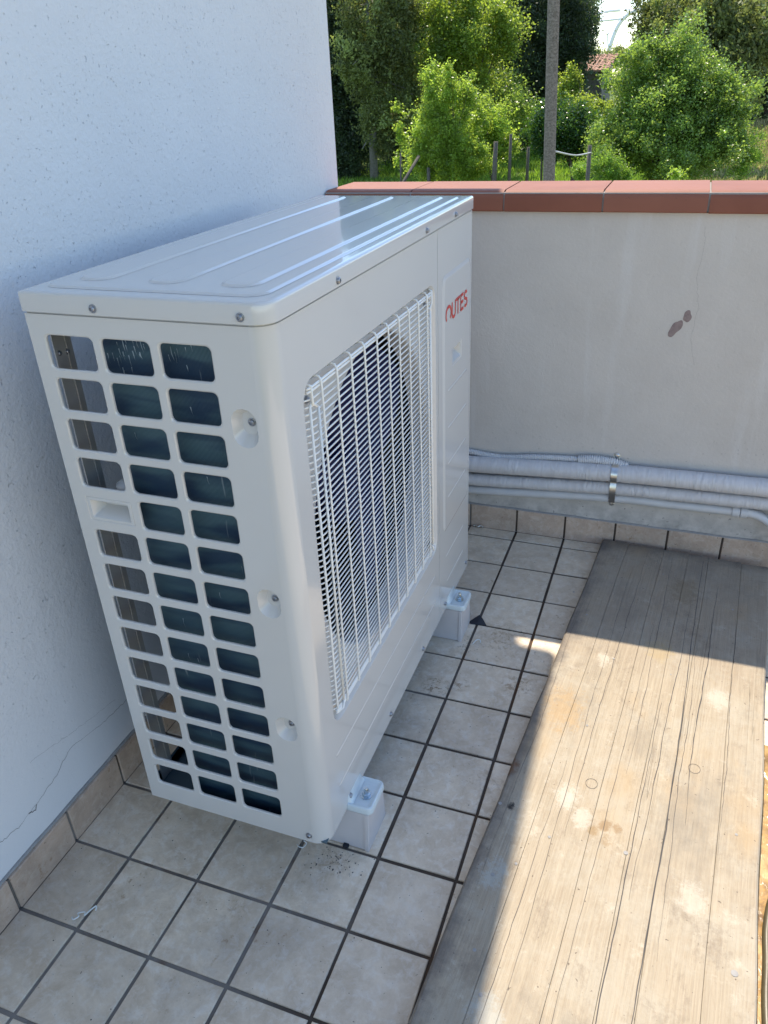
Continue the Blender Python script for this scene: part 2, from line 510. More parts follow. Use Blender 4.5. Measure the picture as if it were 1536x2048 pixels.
def tile_mesh(w, d, t=.006, r=.0012):
    b = MB()
    b.loft([[(-w/2+i*0, -d/2, -t), (w/2, -d/2, -t), (w/2, d/2, -t), (-w/2, d/2, -t)] for i in (0,)] +
           [[(-w/2, -d/2, -r), (w/2, -d/2, -r), (w/2, d/2, -r), (-w/2, d/2, -r)],
            [(-w/2+r, -d/2+r, 0), (w/2-r, -d/2+r, 0), (w/2-r, d/2-r, 0), (-w/2+r, d/2-r, 0)]], False, True)
    me = bpy.data.meshes.new('floor_tile')
    me.from_pydata(b.v, [], b.f); me.materials.append(M['tile']); me.update()
    return me
cache = {}
for i in range(0, 19):
    xa = XW if i == 0 else i * P
    xb = (i + 1) * P
    for j in range(-13, 10):
        ya = j * P; yb = YB if j == 9 else (j + 1) * P
        w = xb - xa - GW * (.6 if i == 0 else 1); d = yb - ya - GW * (.6 if j == 9 else 1)
        k = (round(w, 4), round(d, 4))
        if k not in cache: cache[k] = tile_mesh(w, d)
        cx = (xa + xb) / 2 - (GW * .2 if i == 0 else 0); cy = (ya + yb) / 2 + (GW * .2 if j == 9 else 0)
        o = link('floor_tile', cache[k], floor, (cx + random.uniform(-.0007, .0007), cy + random.uniform(-.0007, .0007), random.uniform(-.0004, .0006)),
                 (random.uniform(-.002, .002), random.uniform(-.002, .002), random.uniform(-.003, .003)))

# left house wall
hw = MB(); hw.box((-4.0, -5.5, -2.6), (.019, 1.598, 4.2))
house_wall = tag(hw.build('house_wall', M['wall']),
                 'tall rough white plastered house wall rising on the left behind the cream outdoor unit', 'wall')
# skirting tiles on it
sk = MB()
hb = .084
def skirt(axis, a, b, parent, face, name='skirting_tile'):
    m = MB(((a+b)/2, face, 0) if axis == 'x' else (face, (a+b)/2, 0))
    t = .0095; r = .0015
    g = .003
    if axis == 'x':   # on the parapet, facing -y
        L = [[(a+g, face+t, 0), (b-g, face+t, 0), (b-g, face+t, hb), (a+g, face+t, hb)],
             [(a+g, face+r, 0), (b-g, face+r, 0), (b-g, face+r, hb), (a+g, face+r, hb)],
             [(a+g+r, face, 0), (b-g-r, face, 0), (b-g-r, face, hb-r), (a+g+r, face, hb-r)]]
    else:
        L = [[(face-t, a+g, 0), (face-t, b-g, 0), (face-t, b-g, hb), (face-t, a+g, hb)],
             [(face-r, a+g, 0), (face-r, b-g, 0), (face-r, b-g, hb), (face-r, a+g, hb)],
             [(face, a+g+r, 0), (face, b-g-r, 0), (face, b-g-r, hb-r), (face, a+g+r, hb-r)]]
    m.loft(L, True, True)
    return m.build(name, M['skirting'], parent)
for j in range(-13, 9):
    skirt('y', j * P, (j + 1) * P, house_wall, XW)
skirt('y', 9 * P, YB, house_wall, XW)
# mortar bead over the skirting
mb = MB(); mb.tube([(.0205, YN + k*.05, hb + .001 + .0012*math.sin(k*2.1)) for k in range(int((YB-YN)/.05))], .0042, 6)
mb.build('mortar_bead', M['cement'], house_wall, True)
mb = MB((.0196, 0, 0))
for (a, b) in ((None, None),):
    for j in range(-13, 10):
        mb.box((.0191, j*P - .0034, .001), (.0265, j*P + .0034, hb - .002))
tag(mb.build('grout_joint', M['grout'], house_wall), kind='stuff')

def ribbon(pts, wfun, put, name, parent, m):
    b = MB()
    L = []
    for i, (u, v) in enumerate(pts):
        u0, v0 = pts[max(0, i-1)]; u1, v1 = pts[min(len(pts)-1, i+1)]
        du, dv = u1-u0, v1-v0; l = math.hypot(du, dv) or 1
        w = wfun(i/(len(pts)-1))
        L.append([put(u - dv/l*w, v + du/l*w), put(u + dv/l*w, v - du/l*w)])
    b.loft(L, closed=False)
    return b.build(name, m, parent)

def jag(ctrl, n=14, amp=.004, seed=1):
    R = random.Random(seed); out = []
    for (a, b) in zip(ctrl[:-1], ctrl[1:]):
        for k in range(n):
            t = k/n
            out.append((a[0]+(b[0]-a[0])*t + R.uniform(-amp, amp), a[1]+(b[1]-a[1])*t + R.uniform(-amp, amp)))
    out.append(ctrl[-1]); return out
lw = lambda u, v: (.0194, u, v)
ribbon(jag([(-.22, .135), (-.142, .162), (-.10, .152), (-.069, .156), (.006, .172), (.06, .20), (.15, .181), (.226, .175), (.33, .165)], 9, .0022, 3),
       lambda t: .00015 + .0003*abs(math.sin(t*9)), lw, 'crack', house_wall, M['crack'])
ribbon(jag([(-.031, .254), (.086, .227), (.207, .201)][::-1] , 10, .002, 5), lambda t: .00014, lw, 'crack', house_wall, M['crack'])
ribbon(jag([(-.071, .157), (-.055, .150), (-.048, .158)], 5, .0015, 5), lambda t: .0009, lw, 'crack', house_wall, M['crack'])

# parapet
pw = MB(); pw.box((.0195, 1.504, -2.6), (XR + .25, 1.700, 1.026))
parapet = tag(pw.build('parapet_wall', M['parapet']),
              'low off-white stippled parapet wall capped with red terracotta tiles', 'wall')
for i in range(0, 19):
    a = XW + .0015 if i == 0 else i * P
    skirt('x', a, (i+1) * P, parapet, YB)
mb = MB()
for i in range(1, 20): mb.box((i*P - .0034, YB + .0025, .001), (i*P + .0034, 1.5038, hb - .002))
tag(mb.build('grout_joint', M['grout'], parapet), kind='stuff')
mb = MB(); mb.tube([(.03 + k*.05, 1.5025, hb + .0012*math.sin(k*1.7)) for k in range(60)], .0045, 6)
mb.build('mortar_bead', M['cement'], parapet, True)
# coping tiles: rounded front nose
jx = [.0215, .291, .564, .831, 1.094, 1.362, 1.628, 1.895, 2.162, 2.43, 2.70, 2.97, 3.24]
for a, b in zip(jx[:-1], jx[1:]):
    yb_ = 1.722
    prof = [(yb_, 1.034), (yb_, 1.074), (yb_-.004, 1.081), (1.512, 1.0815), (1.502, 1.0800), (1.493, 1.0760),
            (1.487, 1.0695), (1.4845, 1.0615), (1.4840, 1.030), (1.4870, 1.0270), (1.503, 1.0275), (1.503, 1.034)]
    m = MB(((a+b)/2, 1.6, 1.03))
    g = .0022
    dz = random.uniform(-.0008, .0008)
    m.loft([[(a+g+e, y, z + dz - (0 if e == 0 else 0)) for y, z in prof] for e in (0,)] +
           [[(b-g, y, z + dz) for y, z in prof]], True, True)
    m.build('coping_tile', M['coping'], parapet, angle=math.radians(28))
m = MB(); m.box((.0215, 1.49, 1.0305), (XR, 1.718, 1.076)); m.build('mortar_bed', M['cement'], parapet)

def blob(cx, cz, rx, rz, seed, y=1.5036, tilt=0, n=26):
    R = random.Random(seed); ph = [R.uniform(0, 6.28) for _ in range(4)]
    out = []
    for k in range(n):
        a = 2*math.pi*k/n
        q = 1 + .13*math.sin(2*a+ph[0]) + .08*math.sin(3*a+ph[1]) + .05*math.sin(5*a+ph[2])
        u, v = rx*q*math.cos(a), rz*q*math.sin(a)
        out.append((cx + u*math.cos(tilt) - v*math.sin(tilt), y, cz + u*math.sin(tilt) + v*math.cos(tilt)))
    return out
for (cx, cz, rx, rz, tl, sd) in ((1.056, .722, .0125, .026, -.45, 2), (1.083, .757, .0105, .0165, -.25, 9)):
    m = MB(); m.loft([blob(cx, cz, rx, rz, sd, 1.5041, tl), blob(cx, cz, rx, rz, sd, 1.5033, tl)], True, True)
    m.build('chipped_patch', M['chip'], parapet)
pl = lambda u, v: (u, 1.5036, v)
ribbon(jag([(1.095, .99), (1.10, .93), (1.092, .86), (1.108, .78), (1.10, .70), (1.12, .62)], 7, .0022, 8),
       lambda t: .00012, pl, 'crack', parapet, M['crack'])

# roof overhang of the house (above the picture), its corner shades the terrace
m = MB()
e0 = (.388, 1.305); e1 = (.349, 2.338)
sl = (e1[0]-e0[0]) / (e1[1]-e0[1])
ey = lambda y: e0[0] + sl*(y-e0[1])
c = [(-4.6, -5.9), (ey(-5.9), -5.9), (ey(2.285), 2.285), (e1[0] - .008, 2.296), (e1[0] - .03, 2.303), (.262, 2.302), (.240, 2.312), (.228, 2.375), (-4.6, 2.375)]
m.loft([[(x, y, 2.72) for x, y in c], [(x, y, 2.75) for x, y in c]], True, True)
eave = tag(m.build('roof_overhang', M['parapet']), 'plastered eave slab of the house projecting over the left side of the terrace', 'roof')

# ============================================================ OUTDOOR UNIT
X0, X1, Y0, Y1, ZB, ZL, ZT = .1833, .5740, .0794, 1.0983, .104, 1.0855, 1.1168
unit = empty('heat_pump_unit', (.38, .59, ZB))
tag(unit, 'large cream metal outdoor heat pump unit with wire fan grille beside the left wall', 'heat pump')
R = .030
def plate(cells, put, mat_, name, parent, depth=.010, extra=None):
    """flat sheet made of cells (u0,v0,u1,v1,hole); hole = (hu0,hv0,hu1,hv1,r,kind)"""
    b = MB()
    for (u0, v0, u1, v1, hole) in cells:
        if hole is None:
            b.add([put(u0, v0, 0), put(u1, v0, 0), put(u1, v1, 0), put(u0, v1, 0)], [(0, 1, 2, 3)]); continue
        a0, b0, a1, b1, r = hole[:5]
        n = 4
        H = rr(a0, b0, a1, b1, r, n)
        corners = [(u1, v1), (u0, v1), (u0, v0), (u1, v0)]
        base = len(b.v)
        b.v += [put(*p, 0) for p in H] + [put(*p, 0) for p in corners]
        N = len(H); k = n + 1
        for c_ in range(4):
            for i in range(n):
                b.f.append((base + c_*k + i, base + c_*k + i + 1, base + N + c_))
            b.f.append((base + c_*k + n, base + (c_+1) % 4*k, base + N + (c_+1) % 4, base + N + c_))
        ch = .0022
        if len(hole) == 5:
            H2 = rr(a0+ch, b0+ch, a1-ch, b1-ch, r, n)
            b.loft([[put(*p, 0) for p in H], [put(*p, ch*.8) for p in H2], [put(*p, depth) for p in H2]])
        else:
            hole[5](b, put, H)
    return b

# ---- side sheet with the 3 x 14 openings
side = lambda u, v, d: (u, Y0 + d, v)
tops = [1.056, .9915, .927, .863, .799, .734, .668, .602, .536, .469, .403, .337, .269, .2005]
colsx = [(.2095, .291), (.3055, .386), (.4015, .483)]
gu = [.2025, .2985, .394, .4905]
gv = [1.0625] + [(tops[k] + (tops[k+1] - 0)) / 2 + 0 for k in range(0)]
edges = [1.0635]
for k in range(13): edges.append((tops[k] - .0505 + tops[k+1]) / 2)
edges.append(.145)
cells = [(X0, ZB, .2025, ZL, None)]
cells.append((.2025, 1.0635, .4905, ZL, None)); cells.append((.2025, ZB, .4905, .145, None))

def dimple(b, put, H):
    us = [p[0] for p in H]; vs = [p[1] for p in H]
    a0, a1, b0, b1 = min(us), max(us), min(vs), max(vs)
    L = [H and [put(*p, 0) for p in H]]
    for f, d in ((.08, .0016), (.5, .0110), (.66, .0138), (.86, .0142)):
        cu, cv = (a0+a1)/2 + .002, (b0+b1)/2 + .005
        hw_, hh_ = (a1-a0)/2*(1-f*.62), (b1-b0)/2*(1-f*.62)
        ou = ((a0+a1)/2)*(1-f) + cu*f; ov = ((b0+b1)/2)*(1-f) + cv*f
        L.append([put(*p, d) for p in rr(ou-hw_, ov-hh_, ou+hw_, ov+hh_, min(hw_, hh_)*.93, 4)])
    b.loft(L, False, True)

def handle_recess(b, put, H):
    us = [p[0] for p in H]; vs = [p[1] for p in H]
    a0, a1, b0, b1 = min(us), max(us), min(vs), max(vs)
    g = .0012
    L = [[put(*p, 0) for p in H],
         [put(*p, .0012) for p in rr(a0+g, b0+g, a1-g, b1-g, .003, 4)],
         [put(*p, .0004) for p in rr(a0+g*1.6, b0+g*1.6, a1-g*1.6, b1-g*1.6, .003, 4)],
         [put(*p, .0004) for p in rr(a0+.007, b0+.006, a1-.007, b1-.006, .002, 4)],
         [put(*p, .0016) for p in rr(a0+.008, b0+.007, a1-.008, b1-.007, .002, 4)],
         [put(*p, .026) for p in rr(a0+.017, b0+.019, a1-.017, b1-.0095, .002, 4)]]
    b.loft(L, False, True)

for ci, (ca, cb) in enumerate(colsx):
    for k in range(14):
        if ci == 0 and k == 4: 
            cells.append((gu[0], edges[5], gu[1], edges[4], (.208, .7515, .2955, .7955, .003, handle_recess))); continue
        sh = .0035 if (ci == 1 and k == 4) else 0
        cells.append((gu[ci], edges[k+1], gu[ci+1], edges[k], (ca + sh - .0020, tops[k]-.0525, cb + .0020, tops[k] + .0018, .0085)))
XC = X1 - R
us, ue = .4905, XC
cells.append((us, ZB, ue, .30, None)); cells.append((us, .36, ue, .36 + .0, None)) if False else None
zs = [.30, .46, .60, .72, .87, 1.02]
cells.append((us, .30, ue, .46, (.4995, .358, .5395, .412, .0195, dimple)))
cells.append((us, .46, ue, .60, None))
cells.append((us, .60, ue, .72, (.4995, .622, .5395, .676, .0195, dimple)))
cells.append((us, .72, ue, .87, None))
cells.append((us, .87, ue, 1.02, (.4995, .914, .5395, .972, .0195, dimple)))
cells.append((us, 1.02, ue, ZL, None))
b = plate(cells, side, None, None, None, depth=.0045)
# rounded corner post of the same sheet
nc = 10
arc = [(XC + R*math.sin(a), Y0 + R - R*math.cos(a)) for a in [math.pi/2*k/nc for k in range(nc+1)]]
# bottom corner curls in a little
b.loft([[(x, y, ZB) for x, y in arc], [(x, y, ZL) for x, y in arc]], closed=False)
# front sheet with the recess for the fan grille
front = lambda u, v, d: (X1 - d, u, v)
YS = .8145
GY0, GY1, GZ0, GZ1 = .1545, .797, .333, .986
fcells = [(Y0+R, ZB, YS, GZ0 - .02, None), (Y0+R, GZ1 + .02, YS, ZL, None)]
def fan_recess(b, put, H):
    us = [p[0] for p in H]; vs = [p[1] for p in H]
    a0, a1, b0, b1 = min(us), max(us), min(vs), max(vs)
    cy, cz, rf = .4757, .6595, .300
    L = [[put(*p, 0) for p in H],
         [put(*p, .002) for p in rr(a0+.002, b0+.002, a1-.002, b1-.002, .035, 4)],
         [put(*p, .0125) for p in rr(a0+.009, b0+.009, a1-.009, b1-.009, .030, 4)],
         [put(*p, .0145) for p in rr(a0+.0125, b0+.0125, a1-.0125, b1-.0125, .028, 4)]]
    b.loft(L)
    # floor of the recess: dense loop, then the circle
    N = 96
    outer = []; circ = []
    A0, A1, B0, B1 = a0+.0125, a1-.0125, b0+.0125, b1-.0125
    for k in range(N):
        a = 2*math.pi*(k+.5)/N
        du, dv = math.cos(a), math.sin(a)
        t = min(((A1-cy) if du > 0 else (A0-cy))/du, ((B1-cz) if dv > 0 else (B0-cz))/dv)
        u, v = cy+du*t, cz+dv*t
        # round the corners of the loop
        ru, rv = max(A0+.028, min(A1-.028, u)), max(B0+.028, min(B1-.028, v))
        if ru != u and rv != v:
            dd = math.hypot(u-ru, v-rv); u, v = ru+(u-ru)/dd*.028, rv+(v-rv)/dd*.028
        outer.append((u, v)); circ.append((cy+du*rf, cz+dv*rf))
    loops = [[put(*p, .01449) for p in outer]]
    for (rr_, d) in ((.3065, .0146), (.3035, .0156), (.3008, .0185), (.299, .024), (.2985, .035), (.298, .055)):
        loops.append([put(cy+(u-cy)/rf*rr_, cz+(v-cz)/rf*rr_, d) for u, v in circ])
    b.loft(loops)
fcells.append((Y0+R, GZ0-.02, YS, GZ1+.02, (GY0, GZ0, GY1, GZ1, .035, fan_recess)))
fb = plate(fcells, front, None, None, None)
b.add(fb.v, fb.f)
b.o = Vector((.38, .08, ZB))
casing = b.build('casing', M['paint'], unit, angle=math.radians(30))
# service panel right of the seam
b = MB(((X1), .95, ZB))
EY0, EY1, EZ0, EZ1 = .849, 1.0835, .346, .984
def emboss(b, put, H):
    us = [p[0] for p in H]; vs = [p[1] for p in H]
    a0, a1, b0, b1 = min(us), max(us), min(vs), max(vs)
    L = [[put(*p, 0) for p in H]]
    for i, d in ((.0015, -.0003), (.006, -.0028), (.0085, -.0033), (.010, -.0034)):
        L.append([put(*p, d) for p in rr(a0+i, b0+i, a1-i, b1-i, .016, 4)])
    b.loft(L)
    A0, A1, B0, B1 = a0+.010, a1-.010, b0+.010, b1-.010
    # raised field with the hand hole
    hu0, hv0, hu1, hv1 = .917, .765, .999, .8105
    Q = rr(A0, B0, A1, B1, .016, 4); H2 = rr(hu0, hv0, hu1, hv1, .004, 4)
    dd = -.0034
    b.loft([[put(*p, dd) for p in Q], [put(*p, dd) for p in H2],
            [put(*p, dd+.001) for p in rr(hu0+.001, hv0+.001, hu1-.001, hv1-.001, .004, 4)],
            [put(*p, dd+.001) for p in rr(hu0+.006, hv0+.006, hu1-.006, hv1-.006, .003, 4)],
            [put(*p, dd+.020) for p in rr(hu0+.012, hv0+.02, hu1-.010, hv1-.007, .003, 4)]], False, True)
pc = [(YS+.0022, ZB, Y1, .335, None), (YS+.0022, .995, Y1, ZL, None),
      (YS+.0022, .335, Y1, .995, (EY0, EZ0, EY1, EZ1, .026, emboss))]
pb = plate(pc, front, None, None, None)
b.add(pb.v, pb.f)
b.loft([[(X1, YS+.0022, ZB), (X1, YS+.0022, ZL)], [(X1-.004, YS+.0022, ZB), (X1-.004, YS+.0022, ZL)]], closed=False)
b.loft([[(X1, Y1, ZB), (X1, Y1, ZL)], [(X1-.3, Y1, ZB), (X1-.3, Y1, ZL)], [(X0, Y1, ZB), (X0, Y1, ZL)]], closed=False)
service = b.build('service_panel', M['paint'], unit, angle=math.radians(30))
# seam shadow gap and interior box so nothing shows through
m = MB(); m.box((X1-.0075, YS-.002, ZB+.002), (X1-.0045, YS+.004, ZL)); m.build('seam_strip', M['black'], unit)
# raised ribs on the fronts
def rib(y0, y1, z, face, parent, w=.0026, h=.0016):
    m = MB((face, (y0+y1)/2, z))
    n = 5
    L = []
    for (s_, k) in ((0, .15), (.004, .8), (.012, 1)):
        L.append((y0+s_, k))
    for (s_, k) in ((.012, 1), (.004, .8), (0, .15)):
        L.append((y1-s_, k))
    m.loft([[(face+.0001, y, z-w*1.4), (face+h*k*.75, y, z-w*.7*k), (face+h*k, y, z), (face+h*k*.75, y, z+w*.7*k), (face+.0001, y, z+w*1.4)] for y, k in L], True, True, closed=False)
    return m.build('pressed_rib', M['paint'], parent, angle=math.radians(50))
rib(.150, .778, .268, X1, casing); rib(.150, .778, .190, X1, casing)
for z in (.717, .624, .529, .437): rib(.882, 1.05, z, X1+.0034, service)
rib(.872, 1.045, .266, X1, service); rib(.880, 1.045, .185, X1, service)

# lettering OUTES, red print on the raised field
LX = X1 + .0034 + .0006
def stroke(paths, name, parent, w):
    b = MB()
    for pts in paths:
        L = []
        for i, p in enumerate(pts):
            u0, v0 = pts[max(0, i-1)]; u1, v1 = pts[min(len(pts)-1, i+1)]
            du, dv = u1-u0, v1-v0; l = math.hypot(du, dv)
            L.append([(LX, p[0]-dv/l*w, p[1]+du/l*w), (LX, p[0]+dv/l*w, p[1]-du/l*w)])
        b.loft(L, closed=False)
    return b.build(name, M['red'], parent)
def arcp(cx, cy, rx, ry, a0, a1, n=18):
    return [(cx+rx*math.cos(math.radians(a0+(a1-a0)*k/n)), cy+ry*math.sin(math.radians(a0+(a1-a0)*k/n))) for k in range(n+1)]
lh = .0385; zb_ = .877; lwid = .0036
y = .866
ow = .0205
stroke([arcp(y+ow, zb_+lh/2, ow, lh/2-.0026, 222, -48, 26)], 'letter', service, lwid)
y += 2*ow + .0085
uw = .0135
stroke([[(y, zb_+lh)] + arcp(y+uw, zb_+uw, uw, uw-.0026, 180, 360, 14) + [(y+2*uw, zb_+lh)]], 'letter', service, lwid)
y += 2*uw + .0075
stroke([[(y-.001, zb_+lh-.0026), (y+.031, zb_+lh-.0026)], [(y+.015, zb_+lh-.0026), (y+.015, zb_)]], 'letter', service, lwid)
y += .039
stroke([[(y, zb_+lh), (y, zb_)], [(y, zb_+lh-.0026), (y+.024, zb_+lh-.0026)], [(y, zb_+lh/2), (y+.022, zb_+lh/2)], [(y, zb_+.0026), (y+.024, zb_+.0026)]], 'letter', service, lwid)
y += .032
q = (lh-.0052)/4
S = arcp(y+.0125, zb_+lh-.0026-q, .0120, q, 35, 270, 14) + arcp(y+.0125, zb_+.0026+q, .0125, q, 90, -145, 14)[1:]
stroke([S], 'letter', service, lwid)

# lid
b = MB((.38, .59, ZL))
o_ = .0035
def rr4(x0, y0, x1, y1, rs, n, z):
    P_ = []
    for sx, sy, a0, r_ in ((1, 1, 0, rs[0]), (-1, 1, 90, rs[1]), (-1, -1, 180, rs[2]), (1, -1, 270, rs[3])):
        cx = x1-r_ if sx > 0 else x0+r_; cy = y1-r_ if sy > 0 else y0+r_
        for k in range(n+1):
            a = math.radians(a0+90*k/n); P_.append((cx+r_*math.cos(a), cy+r_*math.sin(a), z))
    return P_
def lp(ins, z, r):
    q = max(.0035, .0075 - ins)
    return rr4(X0-o_+ins, Y0-o_+ins, X1+o_-ins, Y1+o_-ins, (q, q, q, r), 7, z)
LRX = .030
loops = [lp(.004, ZL+.0045, LRX-.002), lp(.0, ZL+.0035, LRX), lp(0, ZT-.0045, LRX), lp(.0006, ZT-.0022, LRX), lp(.0022, ZT-.0006, LRX-.001), lp(.0048, ZT, LRX-.003), lp(.009, ZT, LRX-.005)]
b.loft(loops, False, True)
b.loft([lp(.004, ZL+.0045, LRX-.002), lp(.03, ZL+.0045, .01)])
lid = b.build('lid', M['paint'], unit, angle=math.radians(35))
def pad(x0, y0, x1, y1, r, z, h, w=.006, name='pressed_rib'):
    b = MB(((x0+x1)/2, (y0+y1)/2, z))
    L = []
    for t in (0, .12, .3, .5, .7, .88, 1):
        i = w*t; zz = z + .0003 + h*(.5-.5*math.cos(math.pi*t))
        L.append(rr_xy(x0+i, y0+i, x1-i, y1-i, max(r-i, .002), 6, zz))
    L.append(rr_xy(x0+w+.001, y0+w+.001, x1-w-.001, y1-w-.001, max(r-w-.001, .0015), 6, z+h+.0003))
    b.loft(L, False, True)
    return b.build(name, M['paint'], lid, angle=math.radians(50))
pad(.1965, .104, .5555, 1.079, .030, ZT, .0022, .007, 'pressed_field')
for xa, xb in ((.2235, .285), (.343, .405), (.461, .524)):
    pad(xa, .142, xb, 1.056, .028, ZT+.0024, .0026, .007)
# black gap under the lid
m = MB(); m.loft([rr4(X0+.0015, Y0+.0015, X1-.0015, Y1-.0015, (.003, .003, .003, R-.002), 5, z_) for z_ in (ZL-.002, ZL+.004)], False, False)
m.build('gap_shadow_strip', M['post'], unit)

# screws (shared mesh): washer + domed hex head with a socket
def screw_mesh():
    b = MB()
    n = 16
    def c(r, z): return [(r*math.cos(2*math.pi*k/n), r*math.sin(2*math.pi*k/n), z) for k in range(n)]
    b.loft([c(.0062, 0), c(.0062, .0008), c(.0048, .0011), c(.0046, .0034), c(.0036, .0044), c(.0020, .0046), c(.0016, .0030)], True, True)
    me = bpy.data.meshes.new('screw'); me.from_pydata(b.v, [], b.f); me.materials.append(M['screw'])
    for p in me.polygons: p.use_smooth = False
    return me
SM = screw_mesh()
def screw(x, y, z, axis, parent, s=1):
    rot = {'x': (0, math.pi/2, 0), '-y': (math.pi/2, 0, 0)}[axis]
    return link('screw', SM, parent, Vector((x, y, z)) - world_of(parent), rot, (s, s, s))
for y in (.295, .734, .942): screw(X1+o_, y, 1.0985, 'x', lid)
for x in (.309, .537): screw(x, Y0-o_, 1.0985, '-y', lid)
for z in (.948, .652, .389): screw(.5235, Y0+.0142, z, '-y', casing)
screw(.537, Y0, .122, '-y', casing)
for y in (.191, .428, .667): screw(X1, y, .121, 'x', casing)
for y in (.862, 1.075): screw(X1, y, .124, 'x', service)
for y, z in ((.192, .948), (.765, .945), (.765, .365)): screw(X1-.0140, y, z, 'x', casing)

# base pan, coil, posts, fan inside
m = MB((.38, .59, ZB)); m.loft([rr_xy(X0+.002, Y0+.002, X1-.002, Y1-.002, R-.002, 5, ZB+.038), rr_xy(X0+.002, Y0+.002, X1-.002, Y1-.002, R-.002, 5, ZB+.001),
        ], False, True)
m.box((X0+.004, Y0+.004, ZB+.002), (X1-.004, Y1-.004, ZB+.006))
m.build('base_pan', M['pan'], unit)
m = MB((.38, .2, ZB))
cp = [(.548, .1045), (.45, .1045), (.290, .1045)]
cc = (.290, .1495); rad = .045
cp += [(cc[0]+rad*math.cos(a), cc[1]+rad*math.sin(a)) for a in [math.radians(-90 - 90*k/10) for k in range(1, 11)]]
cp += [(.245, .45), (.245, .81)]
cin = [(.548, .1295), (.45, .1295), (.290, .1295)] + [(cc[0]+.02*math.cos(a), cc[1]+.02*math.sin(a)) for a in [math.radians(-90 - 90*k/10) for k in range(1, 11)]] + [(.270, .45), (.270, .81)]
loop = cp + cin[::-1]
m.loft([[(x, y, ZB+.012) for x, y in loop], [(x, y, ZL-.004) for x, y in loop]], True, True)
coil = m.build('coil', M['coil'], unit, angle=math.radians(40))
R_ = random.Random(21); b = MB((.38, .104, .8))
for _ in range(46):
    x = R_.choice((R_.gauss(.318, .012), R_.gauss(.335, .010), R_.gauss(.425, .012), R_.uniform(.28, .48)))
    z = R_.choice((R_.uniform(1.02, 1.056), R_.uniform(1.0, 1.056), R_.uniform(.30, 1.05)))
    l_ = R_.uniform(.006, .022); w_ = R_.uniform(.0004, .0011)
    b.add([(x-w_, .1043, z), (x+w_, .1043, z), (x+w_*.4+R_.uniform(0, .002), .1036, z-l_*.5), (x+w_+R_.uniform(0, .003), .1043, z-l_), (x-w_*.2+R_.uniform(0, .002), .1036, z-l_*.5)], [(0, 1, 2, 4), (4, 2, 3)])
tag(b.build('bent_fin', M['fin_edge'], unit), kind='stuff')
# inner guide plates dividing the fan chamber
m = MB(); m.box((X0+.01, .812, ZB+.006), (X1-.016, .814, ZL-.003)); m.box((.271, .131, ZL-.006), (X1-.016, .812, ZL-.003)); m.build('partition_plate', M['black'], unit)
m = MB(); m.box((X0+.002, .82, ZB+.02), (X0+.004, Y1-.004, ZL)); m.build('rear_panel', M['paint'], unit)
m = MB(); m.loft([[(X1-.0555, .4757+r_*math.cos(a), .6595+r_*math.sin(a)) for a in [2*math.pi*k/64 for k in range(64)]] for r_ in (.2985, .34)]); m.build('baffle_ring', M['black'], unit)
# rear channel post and rear frame
m = MB((.19, .13, ZB))
m.box((.1855, .114, ZB+.004), (.1875, .152, ZL-.002)); m.box((.1875, .139, ZB+.004), (.1887, .1415, ZL-.002))
post = m.build('rear_post', M['post'], unit)
screw(.1876, .139, 1.012, 'x', post, .7); screw(.1876, .122, 1.014, 'x', post, .7)
m = MB(); m.box((.1835, Y0+.004, ZL-.02), (.1853, .82, ZL-.002)); m.build('rear_rail', M['post'], unit)
m = MB(); m.box((.1835, Y0+.004, ZB+.008), (.1853, .82, ZB+.03)); m.build('rear_rail', M['post'], unit)
# valve bump and hose seen low through the first column
m = MB(); m.tube([(.24, .20, ZB+.02), (.238, .22, ZB+.06), (.25, .27, ZB+.10), (.262, .34, ZB+.11)], .016, 10); m.build('drain_hose', M['pan'], unit, True)
m = MB(); m.loft([rr_xy(.20, .20, .27, .30, .02, 5, ZB+.006), rr_xy(.206, .206, .264, .294, .016, 5, ZB+.05)], True, True); m.build('drain_cover', M['pan'], unit, angle=.6)
# light boss on the handle's inner side
m = MB(); m.lathe([(.022, 0), (.021, .012), (.014, .016)], (.262, Y0+.045, .792), 'z', 18); m.build('handle_cap', M['paint'], unit, True)

fan = empty('fan', Vector((.47, .4757, .6595)) - world_of(unit)); fan.parent = unit
def fan_parts():
    m = MB((.47, .4757, .6595)); m.lathe([(.070, -.03), (.078, -.005), (.078, .02), (.068, .034), (.02, .038)], (.47, .4757, .6595), 'x', 32)
    m.build('hub', M['navy'], fan, angle=.7)
    for kb in range(3):
        b = MB((.47, .4757, .6595))
        loops = []
        nr, na = 10, 12
        for thick in (0, -.003):
            for i in range(nr+1):
                t = i/nr; r = .072 + (.285-.072)*t
                a0 = math.radians(120*kb + 12 + 22*t*t); span = math.radians(78 + 24*t)
                loops.append([(.47 + thick + (.5-k/na)*(.075+.02*t) + .01*math.sin(t*3), .4757 + r*math.cos(a0+span*k/na), .6595 + r*math.sin(a0+span*k/na)) for k in range(na+1)])
        h = nr+1
        b.loft(loops[:h], closed=False); b.loft(loops[h:], closed=False)
        b.loft([loops[h-1], loops[-1]], closed=False)
        b.build('blade', M['navy'], fan, True)
    m = MB((.40, .4757, .6595)); m.lathe([(.06, -.05), (.062, .0), (.05, .012)], (.395, .4757, .6595), 'x', 24); m.build('motor', M['black'], fan, angle=.7)
    m = MB(); m.box((.365, .42, ZB+.01), (.375, .44, ZL-.006)); m.box((.365, .51, ZB+.01), (.375, .53, ZL-.006)); m.build('motor_bracket', M['post'], fan)
fan_parts()

